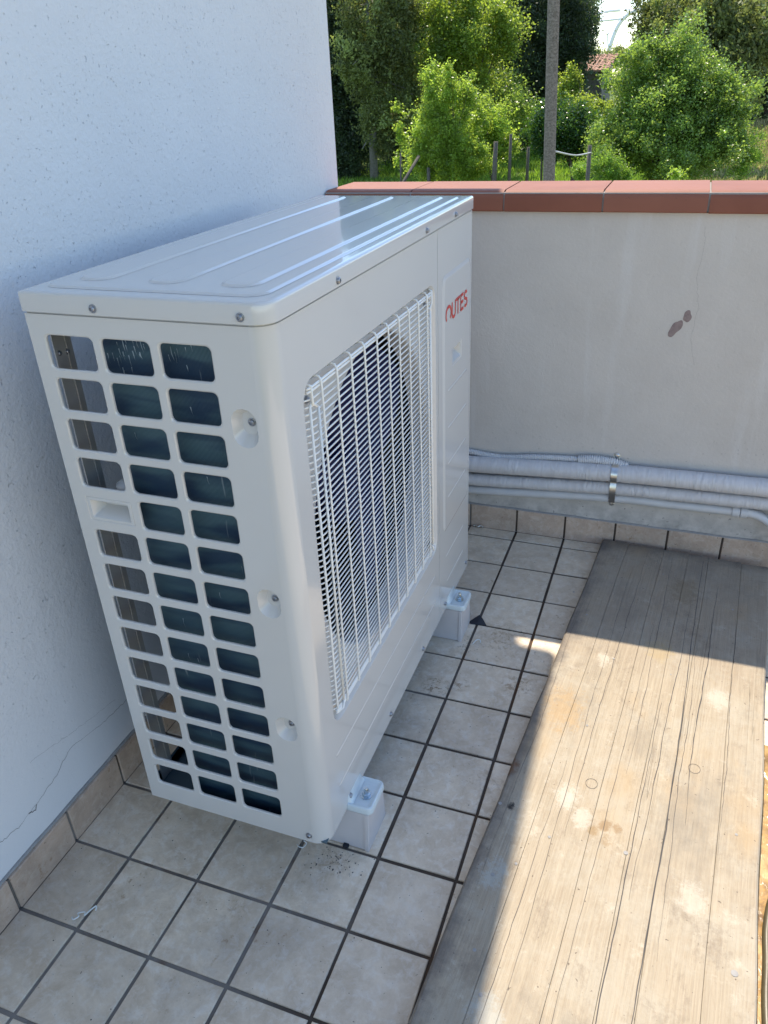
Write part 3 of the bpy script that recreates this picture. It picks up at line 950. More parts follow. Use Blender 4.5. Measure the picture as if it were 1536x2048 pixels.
# wire grille
grille = empty('fan_grille', Vector((X1, .4757, .6595)) - world_of(unit)); grille.parent = unit
gx = X1 - .0015
hy0, hy1 = .170, .783
NW = 56
hz0, hz1 = .352, .972
def hwire():
    b = MB()
    r = .0015
    n = 6
    L = (hy1-hy0)/2
    pts = [(-.0105, -L+.001, 0), (-.0062, -L+.0035, 0), (-.0015, -L+.012, 0), (0, -L+.020, 0), (0, 0, 0), (0, L-.020, 0), (-.0015, L-.012, 0), (-.0062, L-.0035, 0), (-.0105, L-.001, 0)]
    b.tube(pts, r, 6)
    me = bpy.data.meshes.new('horizontal_wire'); me.from_pydata(b.v, [], b.f); me.materials.append(M['wire'])
    for p in me.polygons: p.use_smooth = True
    return me
HW = hwire()
for k in range(NW):
    z = hz0 + .0085 + (hz1-hz0-.017)*k/(NW-1)
    link('horizontal_wire', HW, grille, Vector((gx-.0005, (hy0+hy1)/2, z)) - world_of(grille), (0, 0, 0))
def vwire_mesh():
    b = MB(); H = (hz1-hz0)/2; r = .0021
    b.tube([(-.012, 0, H+.0035), (-.005, 0, H+.0065), (.0005, 0, H+.0055), (.0036, 0, H-.001), (.0040, 0, H-.010), (.0040, 0, 0), (.0040, 0, -H+.004), (.0030, 0, -H-.001), (-.001, 0, -H-.002)], r*.88, 8)
    me = bpy.data.meshes.new('vertical_wire'); me.from_pydata(b.v, [], b.f); me.materials.append(M['wire'])
    for p in me.polygons: p.use_smooth = True
    return me
VW = vwire_mesh()
for k in range(10):
    y = .2135 + .0578*k
    link('vertical_wire', VW, grille, Vector((gx, y, (hz0+hz1)/2)) - world_of(grille), (0, 0, 0))
# rim wires round the edge and doubled top and bottom rails
for z in (hz1-.0015, hz1-.0068, hz0+.0015, hz0+.006):
    m = MB((gx, .4757, z)); m.tube([(gx-.002, hy0+.003, z), (gx+.0002, hy0+.012, z), (gx+.0002, hy1-.012, z), (gx-.002, hy1-.003, z)], .0021, 8); m.build('rim_wire', M['wire'], grille, True)
for y0_, sgn in ((hy0+.0125, 1), (hy1-.0125, -1)):
    m = MB((gx, y0_, .66))
    m.tube([(gx+.002, y0_+sgn*.016, hz1-.035), (gx+.001, y0_+sgn*.004, hz1-.028), (gx+.002, y0_, hz1-.022), (gx+.002, y0_, hz1+.001), (gx-.006, y0_-sgn*.002, hz1+.004)], .0021, 8)
    m.tube([(gx+.0030, y0_+sgn*.016, hz1-.035), (gx+.0030, y0_+sgn*.016, hz0+.012)], .0021, 8)
    m.build('corner_wire', M['wire'], grille, True)
    m = MB((gx, y0_, .66))
    yy = y0_ - sgn*.003
    m.tube([(gx-.003, yy+sgn*.012, hz1-.024), (gx-.0015, yy, hz1-.030), (gx-.0015, yy, hz0+.02), (gx-.0015, yy, hz0-.002), (gx+.0035, yy+sgn*.012, hz0+.0005), (gx+.0035, yy+sgn*.024, hz0+.022)], .0022, 8)
    m.build('rim_wire', M['wire'], grille, True)

# feet
def bracket(yc):
    b = MB((.6, yc, .1))
    z0 = .0975; w = .040
    # L foot: vertical tab on the face and flat toe with rolled edge
    toe = [(X1-.02, 0), (.616, 0)]
    L = []
    o1 = rr(X1-.06, yc-w, .625, yc+w, .012, 4)
    def ins(d, z): return [(x, y, z) for x, y in rr(X1-.06+d, yc-w+d, .625-d, yc+w-d, max(.012-d, .003), 4)]
    b.loft([ins(0, z0+.0), ins(0, z0+.010), ins(.0015, z0+.0135), ins(.004, z0+.0145), ins(.008, z0+.0128), ins(.011, z0+.0110), ins(.013, z0+.0108)], True, True)
    # gusset up the unit's face
    b.loft([[(X1-.002, yc-.036, z0+.012), (X1+.010, yc-.034, z0+.012), (X1+.010, yc+.034, z0+.012), (X1-.002, yc+.036, z0+.012)],
            [(X1-.002, yc-.036, z0+.018), (X1+.003, yc-.032, z0+.018), (X1+.003, yc+.032, z0+.018), (X1-.002, yc+.036, z0+.018)],
            [(X1-.002, yc-.034, z0+.034), (X1-.001, yc-.030, z0+.034), (X1-.001, yc+.030, z0+.034), (X1-.002, yc+.034, z0+.034)]], False, True)
    return b.build('foot_bracket', M['foot'], unit, angle=math.radians(40))
M['foot'] = simple('foot_enamel', (.62, .68, .69), .25, .5, 0, 12, .2, 0)
def bolt(x, y, z):
    e = MB((x, y, z))
    e.lathe([(.0115, 0), (.0115, .0015), (.006, .0018)], (x, y, z), 'z', 20)
    hexa = [[(x+r_*math.cos(math.pi/3*k+.3), y+r_*math.sin(math.pi/3*k+.3), z+h) for k in range(6)] for r_, h in ((.0088, .0015), (.0088, .0085), (.0074, .0095))]
    e.loft(hexa, True, True)
    e.lathe([(.0047, .009), (.0047, .020), (.0040, .0215)], (x, y, z), 'z', 12)
    return e
for yc in (.2145, .9155):
    br = bracket(yc)
    bolt(.601, yc-.004, .1086).build('bolt', M['bolt'], br, angle=math.radians(30))

# support blocks (hollow trunking with a clipped end cap)
for yc, lab in ((.2145, 'lilac-grey plastic support block under the near end of the cream unit'),
                (.9155, 'lilac-grey plastic support block under the far end of the cream unit')):
    blk = empty('support_block', (.4, yc, 0))
    tag(blk, lab, 'support block', 'plastic blocks the cream unit stands on')
    h = .0962
    m = MB((.4, yc, 0))
    w0, w1 = .0465, .0385
    def prof(x): return [(x, yc-w0, .0015), (x, yc+w0, .0015), (x, yc+w0-.002, .02), (x, yc+w1, h-.002), (x, yc+w1-.003, h), (x, yc-w1+.003, h), (x, yc-w1, h-.002), (x, yc-w0+.002, .02)]
    m.loft([prof(.17), prof(.6085)], True, True)
    m.build('channel_body', M['pvc_block'], blk)
    m = MB((.61, yc, 0))
    def pr2(x, g=0.0): return [(x, yc-w0-.0022+g, .0005), (x, yc+w0+.0022-g, .0005), (x, yc+w0+.001-g, .02), (x, yc+w1+.002-g, h-.0015), (x, yc+w1-.001-g, h+.0002), (x, yc-w1+.001+g, h+.0002), (x, yc-w1-.002+g, h-.0015), (x, yc-w0-.001+g, .02)]
    m.loft([pr2(.6095), pr2(.6165), pr2(.6178, .001)], True, True)
    m.build('end_cap', M['pvc_block'], blk)

# ============================================================ PIPES along the parapet
def smooth_path(ctrl, n=12):
    P_ = [Vector(p) for p in ctrl]; out = []
    for i in range(len(P_)-1):
        p0 = P_[max(0, i-1)]; p1 = P_[i]; p2 = P_[i+1]; p3 = P_[min(len(P_)-1, i+2)]
        for k in range(n):
            t = k/n
            out.append(.5*((2*p1) + (p2-p0)*t + (2*p0-5*p1+4*p2-p3)*t*t + (-p0+3*p1-3*p2+p3)*t**3))
    out.append(P_[-1]); return out
def pipe(name, ctrl, r, m_, label, cat='pipe', seg=16, wob=0.0, n=14):
    b = MB(ctrl[0]); pts = smooth_path(ctrl, n)
    rs = [r*(1 + wob*random.uniform(-1, 1)) for _ in pts]
    b.tube(pts, rs, seg)
    return tag(b.build(name, m_, None, True), label, cat)
pipe('insulated_pipe', [(.20, 1.474, .238), (.48, 1.474, .247), (.93, 1.4745, .2715), (1.12, 1.4735, .277), (1.37, 1.474, .280), (1.9, 1.474, .292), (3.0, 1.474, .31)],
     .0275, M['insul'], 'thickest grey insulated pipe, upper of the two wrinkled ones on the parapet', n=34, wob=.018)
pipe('insulated_pipe', [(.20, 1.480, .178), (.48, 1.480, .1885), (.93, 1.4810, .2165), (1.12, 1.480, .222), (1.38, 1.480, .2275), (1.9, 1.480, .238), (3.0, 1.48, .25)],
     .0215, M['insul'], 'thinner grey insulated pipe just under the thickest one on the parapet', n=34, wob=.022)
dp = empty('drain_pipe', (.9, 1.486, .18))
tag(dp, 'smooth grey plastic pipe, lowest on the parapet, bending down at its right end', 'pipe')
b = MB((.9, 1.486, .18)); b.tube(smooth_path([(.20, 1.486, .130), (.48, 1.486, .1465), (.93, 1.486, .1795), (1.12, 1.486, .183), (1.30, 1.486, .1855)], 10), .0150, 16); b.build('straight_run', M['pvc'], dp, True)
b = MB((1.3, 1.486, .18))
for xa, xb, r_ in ((1.288, 1.310, .0182), (1.3115, 1.330, .0178)):
    b.lathe([(r_-.0015, xa-1.3), (r_, xa-1.3+.002), (r_, xb-1.3-.002), (r_-.0015, xb-1.3)], (1.3, 1.486, .1857), 'x', 20)
b.build('coupling', M['pvc'], dp, angle=.6)
b = MB((1.35, 1.48, .18)); b.tube(smooth_path([(1.325, 1.486, .186), (1.352, 1.484, .1845), (1.385, 1.476, .174), (1.42, 1.460, .152), (1.47, 1.445, .118), (1.54, 1.43, .06), (1.58, 1.43, .02)], 8), .0135, 16); b.build('bend', M['conduit'], dp, True)
# corrugated conduit: two sections
def corr(ctrl, r0, name, parent, pitch=.0056, amp=.0017):
    pts = smooth_path(ctrl, 60)
    # resample at quarter pitch
    out = [pts[0]]; acc = 0; step = pitch/4
    for a, b_ in zip(pts[:-1], pts[1:]):
        d = (b_-a).length
        while acc + d >= step:
            a = a + (b_-a).normalized()*(step-acc); d = (b_-a).length; acc = 0; out.append(a)
        acc += d
    rs = [r0 + (amp if k % 4 in (0, 1) else -amp*.6) for k in range(len(out))]
    b2 = MB(out[0]); b2.tube(out, rs, 12); return b2.build(name, M['conduit'], parent, angle=math.radians(35))
cdn = empty('corrugated_conduit', (.8, 1.49, .29))
tag(cdn, 'pale corrugated plastic conduit lying wavily on top of the thickest insulated pipe', 'conduit')
corr([(.20, 1.492, .285), (.45, 1.491, .284), (.577, 1.490, .2765), (.70, 1.4895, .2905), (.80, 1.489, .2975), (.835, 1.489, .2985)], .0085, 'thin_section', cdn)
corr([(.828, 1.488, .2985), (.87, 1.487, .3045), (.93, 1.486, .303), (.965, 1.487, .295), (.972, 1.488, .2925)], .0125, 'thick_section', cdn, .0066, .002)
b = MB((.98, 1.489, .29)); b.tube([(.972, 1.488, .2925), (.985, 1.489, .2900), (.998, 1.490, .2885)], .0035, 8); b.build('cable', M['rubber'], cdn, True)
corr([(.995, 1.490, .2890), (1.02, 1.492, .2880), (1.06, 1.494, .283)], .0085, 'tail_section', cdn)

def strap(x, label, m_, w=.0095, top=.322, bot=.156, dx=0.0):
    e = empty('pipe_clamp', (x, 1.46, .24)); tag(e, label, 'pipe clamp')
    path = [(1.5030, top), (1.4995, top-.016), (1.476, top-.019)]
    path += [(1.474-.0292*math.sin(a), .2715+.0292*math.cos(a)) for a in [math.radians(k) for k in range(20, 131, 12)]]
    path += [(1.4635, .243), (1.4588, .232), (1.4572, .216), (1.4600, .203), (1.4668, .193), (1.4700, .182), (1.4745, .170), (1.4860, .1635), (1.4990, .1625), (1.5030, bot)]
    b = MB((x, 1.46, .24)); th = .0012
    L = []
    for i, (y, z) in enumerate(path):
        y0, z0 = path[max(0, i-1)]; y1, z1 = path[min(len(path)-1, i+1)]
        l = math.hypot(y1-y0, z1-z0); ny, nz = (z1-z0)/l, -(y1-y0)/l
        xx = x + dx*(i/(len(path)-1))
        L.append([(xx-w, y, z), (xx+w, y, z), (xx+w, y+ny*th, z+nz*th), (xx-w, y+ny*th, z+nz*th)])
    b.loft(L, True, True); b.build('strap', m_, e, angle=.5)
    for zz, dd in ((top-.003, 0), (bot-.0045, dx)):
        b = MB((x+dd, 1.5, zz)); b.lathe([(.0085, 0), (.0085, -.0018), (.0055, -.0052), (.0015, -.0058)], (x+dd, 1.5025, zz), 'y', 14); b.build('screw', m_, e, angle=.5)
    # rounded ears
    b = MB((x, 1.5, top)); b.loft([[(x+.0095*math.cos(a), 1.5032, top-.004+.0105*math.sin(a)) for a in [math.pi*2*k/16 for k in range(16)]], [(x+.0095*math.cos(a), 1.5015, top-.004+.0105*math.sin(a)) for a in [math.pi*2*k/16 for k in range(16)]]], True, True); b.build('ear', m_, e)
strap(.940, 'shiny zinc strap clamp holding the pipes to the middle of the parapet', M['steel'])
strap(1.392, 'black pipe clamp at the right edge of the photo above the pipe bend', M['rubber'], .006)

# ============================================================ SHUTTERING BOARD
board = empty('shuttering_board', (.85, .55, .0035))
tag(board, 'wide weathered wooden shuttering board lying flat on the tiles, half in sunlight', 'board')
BT = .0305
def bx(y): # left and right edges over y
    return .7985 + (.9275-.7985)*(y+.137)/(1.487+.137)
def bxr(y): return 1.301 + (1.418-1.301)*(y+.2)/(1.452+.2)
fr_ = [0, .165, .385, .535, .655, .845, 1.0]      # lamella joints across the width
yA, yE = -1.15, 1.4865
for s in range(6):
    b = MB((bx(.5)+(bxr(.5)-bx(.5))*fr_[s], .5, .0035))
    n = 28; L = []
    R_ = random.Random(40+s)
    for k in range(n+1):
        t = k/n
        fa, fb_ = fr_[s], fr_[s+1]
        yend = yE - .035*((fa+fb_)/2)*1.0
        y = yA + (yend-yA)*t
        wob = .0010*math.sin(k*.9+s) if s else (.0012*math.sin(k*1.3)+.0008*math.sin(k*2.9))
        wobr = .0010*math.sin(k*.9+s+1) if s < 5 else .0020*math.sin(k*1.1)
        ga = 0 if s == 0 else .0003; gb = 0 if s == 5 else .0003
        xa = bx(y)+(bxr(y)-bx(y))*fa + wob + ga; xb = bx(y)+(bxr(y)-bx(y))*fb_ + wobr - gb
        zz = BT + R_.uniform(-.0002, .0002)
        c_ = .0040 if s == 0 else .0006
        d_ = .0030 if s == 5 else .0006
        e_ = .004 if k in (0, n) else 0
        L.append([(xa, y, .0035), (xa, y, zz-c_-e_), (xa+c_*1.2, y, zz-e_), (xb-d_*1.2, y, zz-e_), (xb, y, zz-d_-e_), (xb, y, .0035)])
    b.loft(L, True, True)
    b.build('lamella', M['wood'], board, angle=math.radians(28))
# long open cracks
def bpos(f_, y): return bx(y)+(bxr(y)-bx(y))*f_
cr = [(.245, -.2, 1.30, .0004), (.425, -.3, 1.2, .0004), (.555, -.8, .75, .0008), (.585, .2, 1.2, .0007), (.635, -.5, 1.43, .0011),
      (.685, .1, 1.0, .0005), (.735, .4, 1.3, .0009), (.845, .35, 1.15, .0005), (.045, .1, 1.2, .0003), (.205, -.5, .5, .0004), (.46, .5, 1.42, .0005), (.30, .3, 1.44, .0005)]
b = MB((.9, .5, .03))
for (f_, ya, yb2, w) in cr:
    R_ = random.Random(int(f_*1000)); n = 46; L = []; off = 0
    for k in range(n+1):
        y = ya + (yb2-ya)*k/n
        off += R_.uniform(-.0016, .0016) - off*.06
        ww = w*(.25+.75*math.sin(math.pi*k/n))*(.6+.8*R_.random())
        x = bpos(f_, y) + off + .006*math.sin(y*2.3+f_*30)
        L.append([(x-ww, y, BT+.0006), (x+ww, y, BT+.0006)])
    b.loft(L, closed=False)
tag(b.build('open_crack', M['crack'], board), kind='stuff')
# knots (plugs) with dark rims, nail heads
for (x, y) in ((1.017, .451), (1.220, .560)):
    b = MB((x, y, BT))
    ring = [[(x+r_*math.cos(a), y+r_*1.1*math.sin(a), BT+.0007) for a in [2*math.pi*k/22 for k in range(22)]] for r_ in (.0125, .0118)]
    b.loft(ring); b.build('knot_rim', M['crack'], board)
b = MB((1, .5, BT))
for (x, y, r_) in ((.868, .173, .004), (.905, .21, .003), (.872, .02, .0035), (.93, 1.05, .003), (.88, 1.15, .003), (1.12, 1.32, .0025), (.90, -.05, .0035), (1.10, .30, .0045), (1.29, .12, .006), (1.16, .86, .002), (.986, .62, .003), (.955, .29, .003), (1.31, 1.19, .003), (1.30, .41, .003), (.845, .34, .004), (1.02, .88, .0028), (1.22, -.1, .003)):
    b.loft([[(x+r_*math.cos(a), y+r_*math.sin(a), BT+.0009) for a in [2*math.pi*k/10 for k in range(10)]]]*1, False, True)
tag(b.build('nail_head', M['cement'], board), kind='stuff')

# wet corner right of the board, hose
def m_wet():
    m, n, b = mat('wet_orange_stain', (.40, .24, .09), .12, .6)
    t = NT(n); co = t.coord('World')
    n.links.new(t.mix(t.ramp(t.noise(co, 22, 5, .65), [(.4, 0.0), (.65, 1.0)]), (.50, .32, .13), (.20, .12, .05)), b.inputs['Base Color'])
    n.links.new(t.ramp(t.noise(co, 9, 3), [(.45, .08), (.6, .6)]), b.inputs['Roughness'])
    n.links.new(t.bump(t.noise(co, 60, 3, .6, 1), .7, .004), b.inputs['Normal'])
    return m
M['wet'] = m_wet()
b = MB((1.4, .4, .001))
b.loft([[(1.385 + .12*math.cos(a)*(1+.15*math.sin(3*a)), .32+.36*math.sin(a)*(1+.1*math.sin(4*a+1)), .0012) for a in [2*math.pi*k/40 for k in range(40)]]], False, True)
tag(b.build('puddle', M['wet']), 'orange-brown water puddle on the tiles right of the wooden board', 'puddle')
b = MB((1.35, .2, .012)); b.tube(smooth_path([(1.40, .36, .010), (1.366, .31, .0105), (1.350, .24, .011), (1.346, .17, .010), (1.340, .05, .010), (1.350, -.2, .010), (1.42, -.6, .012), (1.6, -.9, .012)], 8), .0080, 12)
tag(b.build('garden_hose', M['hose'], None, True), 'olive garden hose on the floor at the lower right edge of the board', 'hose')

# small litter
def curl(c, pts, r, m_, label, cat):
    b = MB(c); b.tube(smooth_path([Vector(c)+Vector(p) for p in pts], 6), r, 6)
    return tag(b.build('plastic_shaving', m_, None, True), label, cat)
curl((.155, -.132, .003), [(-.017, -.012, 0), (-.010, -.016, .002), (-.004, -.008, .003), (-.010, -.003, .002), (.002, .003, .003), (.006, -.003, .004), (.008, .009, .002), (.014, .020, .003), (.018, .013, .001)], .0014, M['shaving'], 'curled white plastic shaving on the tiles near the left skirting', 'shaving')
curl((.484, .139, .003), [(-.012, -.004, 0), (-.004, -.010, .003), (.004, -.008, .002), (.007, .002, .003), (.0, .004, .006)], .0011, M['shaving'], 'thin white plastic curl under the near corner of the unit', 'shaving')
curl((.661, .879, .003), [(-.01, -.014, 0), (-.003, .002, .003), (.006, .006, .002), (.009, -.004, .001)], .0014, M['shaving'], 'small white plastic curl on the joint by the far support block', 'shaving')
curl((.507, 1.489, .004), [(-.014, 0, 0), (-.006, .003, .004), (.002, -.003, .001), (.010, .002, .004), (.02, 0, .001)], .003, M['steel'], 'crumpled silver foil scrap at the foot of the parapet', 'foil scrap')
b = MB((.645, .975, 0))
b.add([(.616, .962, .002), (.640, .985, .014), (.668, .958, .001), (.640, .992, .002), (.652, .975, .011), (.622, .952, .001), (.642, .957, .006)],
      [(0, 1, 6), (1, 4, 6), (6, 4, 2), (0, 6, 5), (5, 6, 2), (1, 3, 4), (4, 3, 2), (0, 3, 1), (0, 5, 2), (0, 2, 3)])
tag(b.build('rubber_scrap', M['rubber']), 'folded black rubber scrap beside the far support block', 'rubber scrap')
b = MB((.57, .155, 0)); b.bevbox((.562, .160, .0003), (.574, .176, .005), .0015)
tag(b.build('rubber_spacer', M['rubber']), 'little black rubber spacer poking out under the near support block', 'rubber spacer')
# grit on the tiles
b = MB((.5, .4, 0)); R_ = random.Random(3)
def grit(x, y, r_):
    z = r_*.5; a = R_.uniform(0, 3)
    b.add([(x+r_*math.cos(a), y+r_*math.sin(a), 0.0005), (x+r_*math.cos(a+2.1), y+r_*math.sin(a+2.1), 0.0005), (x+r_*math.cos(a+4.2), y+r_*math.sin(a+4.2), 0.0005), (x, y, z)], [(0, 1, 3), (1, 2, 3), (2, 0, 3)])
for _ in range(150): grit(R_.uniform(.05, .9), R_.uniform(-.4, 1.45), R_.uniform(.0006, .0022))
for _ in range(70): grit(R_.gauss(.56, .03), R_.gauss(.125, .018), R_.uniform(.0006, .0026))
for _ in range(60): grit(R_.gauss(.62, .012)+.02, R_.gauss(.86, .04), R_.uniform(.0006, .002))
tag(b.build('grit', M['crack']), 'scattered dark grit and dust specks on the terrace tiles', 'grit', kind='stuff')
# ============================================================ GARDEN beyond the parapet
GZ = -2.35
def ground_z(x, y):
    r = max(0.0, y - 34)
    return GZ + .035*r + .012*max(0, y-20)*max(0.0, (x-1)/6 if x < 7 else 1.0)

def m_ground():
    m, n, b = mat('meadow_ground', (.09, .13, .03), .95, .1)
    t = NT(n); co = t.coord('World')
    c = t.mix(t.ramp(t.noise(co, .55, 6, .65), [(.38, 0.0), (.66, 1.0)]), (.10, .17, .035), (.16, .18, .055))
    c = t.mix(t.ramp(t.noise(co, 6, 5, .7), [(.45, 0.0), (.75, .7)]), c, (.05, .075, .02))
    x = t.sep(co)[0]
    hay = t.math('ADD', x, t.math('MULTIPLY', t.noise(co, .3, 3), 4.0))
    c = t.mix(t.ramp(t.math('MULTIPLY', hay, .1), [(.42, 0.0), (.62, .8)]), c, (.30, .25, .12))
    n.links.new(c, b.inputs['Base Color'])
    n.links.new(t.bump(t.noise(co, 14, 5, .7), 1.0, .08), b.inputs['Normal'])
    return m
M['ground'] = m_ground()
b = MB((0, 40, GZ)); xs = [-400, -120, -60] + [-40 + 4*k for k in range(21)] + [60, 120, 400]; ys = [1.71, 6] + [10 + 4*k for k in range(20)] + [120, 300, 900]
b.v = [(x, y, ground_z(x, min(y, 90))) for y in ys for x in xs]
nx = len(xs)
b.f = [(j*nx+i, j*nx+i+1, (j+1)*nx+i+1, (j+1)*nx+i) for j in range(len(ys)-1) for i in range(nx-1)]
gm = b.build('ground', M['ground'], None, True); gm['kind'] = 'structure'
b = MB((0, -50, GZ-.05)); b.add([(-400, -400, GZ-.02), (400, -400, GZ-.02), (400, 1.705, GZ-.02), (-400, 1.705, GZ-.02)], [(0, 1, 2, 3)])
gy = b.build('ground', M['ground']); gy['kind'] = 'structure'

def leaf_mat(name, base, trans, tw=.45, rough=.45, hue=.5, ns=1.2):
    m = bpy.data.materials.new(name); m.use_nodes = True
    n = m.node_tree; n.nodes.clear(); t = NT(n)
    out = t.node('ShaderNodeOutputMaterial')
    at_ = t.node('ShaderNodeAttribute', attribute_name='leafvar')
    v = at_.outputs['Fac']
    co = t.coord('World')
    big = t.noise(co, ns, 3, .6)
    f = t.math('ADD', t.math('MULTIPLY', v, .7), t.math('MULTIPLY', big, .3))
    dark = tuple(c*.40 for c in base); lite = tuple(min(1, c*1.9) for c in base)
    c = t.ramp(f, [(.12, dark), (.45, base), (.85, lite)])
    d = t.node('ShaderNodeBsdfPrincipled')
    n.links.new(c, d.inputs['Base Color']); d.inputs['Roughness'].default_value = rough
    d.inputs['Specular IOR Level'].default_value = .5
    tr = t.node('ShaderNodeBsdfTranslucent')
    c2 = t.ramp(f, [(.15, tuple(q*.5 for q in trans)), (.5, trans), (.85, tuple(min(1, q*1.4) for q in trans))])
    n.links.new(c2, tr.inputs['Color'])
    mx = t.node('ShaderNodeMixShader'); mx.inputs[0].default_value = tw
    n.links.new(d.outputs[0], mx.inputs[1]); n.links.new(tr.outputs[0], mx.inputs[2])
    n.links.new(mx.outputs[0], out.inputs['Surface'])
    return m
ML = {
 'conifer': leaf_mat('conifer_foliage', (.050, .082, .036), (.13, .20, .055), .36, .55),
 'conifer_olive': leaf_mat('olive_conifer_foliage', (.16, .20, .065), (.34, .40, .09), .42, .6),
 'maple': leaf_mat('maple_leaves', (.125, .19, .036), (.42, .54, .06), .50, .42),
 'young': leaf_mat('young_leaves', (.17, .26, .045), (.50, .66, .08), .52, .40),
 'bush': leaf_mat('bush_leaves', (.13, .205, .050), (.38, .54, .08), .47, .30),
 'round': leaf_mat('glossy_dark_leaves', (.040, .095, .030), (.12, .24, .02), .38, .22),
 'low': leaf_mat('weed_leaves', (.14, .25, .045), (.32, .50, .05), .5, .5),
 'wood': leaf_mat('far_wood_leaves', (.035, .060, .025), (.05, .09, .02), .25, .6),
 'grass': leaf_mat('grass_blades', (.14, .24, .035), (.30, .48, .04), .5, .5, ns=.6),
 'hay': leaf_mat('dry_grass_blades', (.34, .30, .13), (.42, .38, .14), .45, .6, ns=.6),
}
M['bark'] = simple('grey_brown_bark', (.13, .11, .09), .95, .1, 0, 14, .8, .8, .02)
M['pale_bark'] = simple('pale_bark', (.27, .26, .24), .95, .1, 0, 14, .8, .8, .02)

def leaf_object(name, C, S, D, mat_, parent=None, width=.6, var=None):
    """C centres (n,3), S lengths (n,), D unit leaf directions (n,3)"""
    n = len(C)
    U = RNG.normal(size=(n, 3)); W = np.cross(D, U); W /= np.linalg.norm(W, axis=1)[:, None] + 1e-9
    s = S[:, None]
    p0 = C - D*s*.5; p2 = C + D*s*.5; m = C - D*s*.05
    p1 = m + W*s*width*.5; p3 = m - W*s*width*.5
    V = np.stack([p0, p1, p2, p3], 1).reshape(-1, 3)
    org = np.array(V.mean(0)) if parent is None else np.array(world_of(parent))
    V = (V - org).astype(np.float32)
    me = bpy.data.meshes.new(name)
    me.vertices.add(4*n); me.vertices.foreach_set('co', V.ravel())
    me.loops.add(4*n); me.loops.foreach_set('vertex_index', np.arange(4*n, dtype=np.int32))
    me.polygons.add(n); me.polygons.foreach_set('loop_start', np.arange(0, 4*n, 4, dtype=np.int32))
    me.polygons.foreach_set('loop_total', np.full(n, 4, dtype=np.int32))
    me.materials.append(mat_)
    a = me.attributes.new('leafvar', 'FLOAT', 'FACE')
    a.data.foreach_set('value', (RNG.random(n) if var is None else var).astype(np.float32))
    me.update()
    o = link(name, me, parent)
    if parent is None: o.location = Vector(org)
    return o

def crown_points(lobes, clumps, per, cr, flat=1.0, stretch=1.0):
    """lobes: (centre Vector, rx, ry, rz); leaf positions gathered in clumps through every lobe"""
    C = []; G = []
    vols = np.array([l[1]*l[3] for l in lobes]); vols = vols/vols.sum()
    for (c, rx, ry, rz), w in zip(lobes, vols):
        k = max(4, int(clumps*w))
        d = RNG.normal(size=(k, 3)); d /= np.linalg.norm(d, axis=1)[:, None]
        r = (.35 + .65*RNG.random(k)**.6)[:, None] * (1 + .16*RNG.normal(size=(k, 1)))
        cen = np.array(c) + d*r*np.array([rx, ry, rz])
        g = RNG.random(k)
        size = cr*(.5 + RNG.random(k))
        m = (per*(.4 + 1.2*RNG.random(k))).astype(int)
        idx = np.repeat(np.arange(k), m)
        off = RNG.normal(size=(len(idx), 3))*size[idx][:, None]*np.array([1, 1, stretch])*.55
        C.append(cen[idx] + off); G.append(g[idx])
    return np.concatenate(C), np.concatenate(G)

def broad(name, lobes, label, cat, mk, clumps, per, cr, leaf, base=None, trunk_r=.09, group=None, bark='bark', limbs=True, width=.75, shoots=1.0):
    L = []
    for (px, py, rx, ry, dist) in lobes:
        c = at(px, py, dist); k = dist/1545.6
        L.append((c, rx*k, max(rx, ry)*k*.75, ry*k))
    if base is None: base = L[0][0].copy()
    base = Vector((base.x, base.y, ground_z(base.x, base.y)))
    root = empty(name, base); tag(root, label, cat, group)
    leaf *= .74; per = int(per*1.75)
    C, G = crown_points(L, clumps, per, cr)
    SH = []
    for (c, rx, ry, rz) in L:
        for q in range(int(shoots*rx*rz*4)+3):
            d = RNG.normal(size=3); d[2] = abs(d[2])*.9 + .15; d /= np.linalg.norm(d)
            p0 = np.array(c) + d*np.array([rx, ry, rz])*.75
            ln = cr*RNG.uniform(1.2, 3.6); d2 = d + RNG.normal(size=3)*.35; d2[2] += .25; d2 /= np.linalg.norm(d2)
            m_ = int(ln/leaf*3.2)
            tt = RNG.random(m_)[:, None]
            SH.append(p0 + d2*ln*tt + RNG.normal(size=(m_, 3))*leaf*.75*(1.15-tt))
    SH = np.concatenate(SH); C = np.concatenate([C, SH]); G = np.concatenate([G, .4+.6*RNG.random(len(SH))])
    n = len(C)
    D = RNG.normal(size=(n, 3)); D[:, 2] = D[:, 2]*.55 - .25; D /= np.linalg.norm(D, axis=1)[:, None]
    S = leaf*(.6 + .8*RNG.random(n))
    leaf_object('crown', C, S, D, ML[mk], root, width, .65*RNG.random(n) + .35*G)
    b = MB(base)
    top = sum((l[0] for l in L), Vector())/len(L)
    mid = base.lerp(top, .45) + Vector((random.uniform(-.1, .1), 0, 0))
    b.tube([base - Vector((0, 0, .1)), base.lerp(mid, .5) + Vector((.04, .02, 0)), mid, mid.lerp(top, .5), top], [trunk_r*1.15, trunk_r, trunk_r*.8, trunk_r*.55, trunk_r*.25], 8)
    b.build('trunk', M[bark], root, True)
    if limbs:
        for (c, rx, ry, rz) in L:
            for q in range(2):
                b = MB(base)
                s = base.lerp(top, random.uniform(.3, .75))
                e = Vector(c) + Vector((random.uniform(-.7, .7)*rx, random.uniform(-.7, .5)*ry, random.uniform(0, .8)*rz))
                b.tube([s, s.lerp(e, .5) + Vector((random.uniform(-.15, .15), 0, random.uniform(-.2, .1))), e], [trunk_r*.45, trunk_r*.28, trunk_r*.1], 6)
                b.build('limb', M[bark], root, True)
    return root

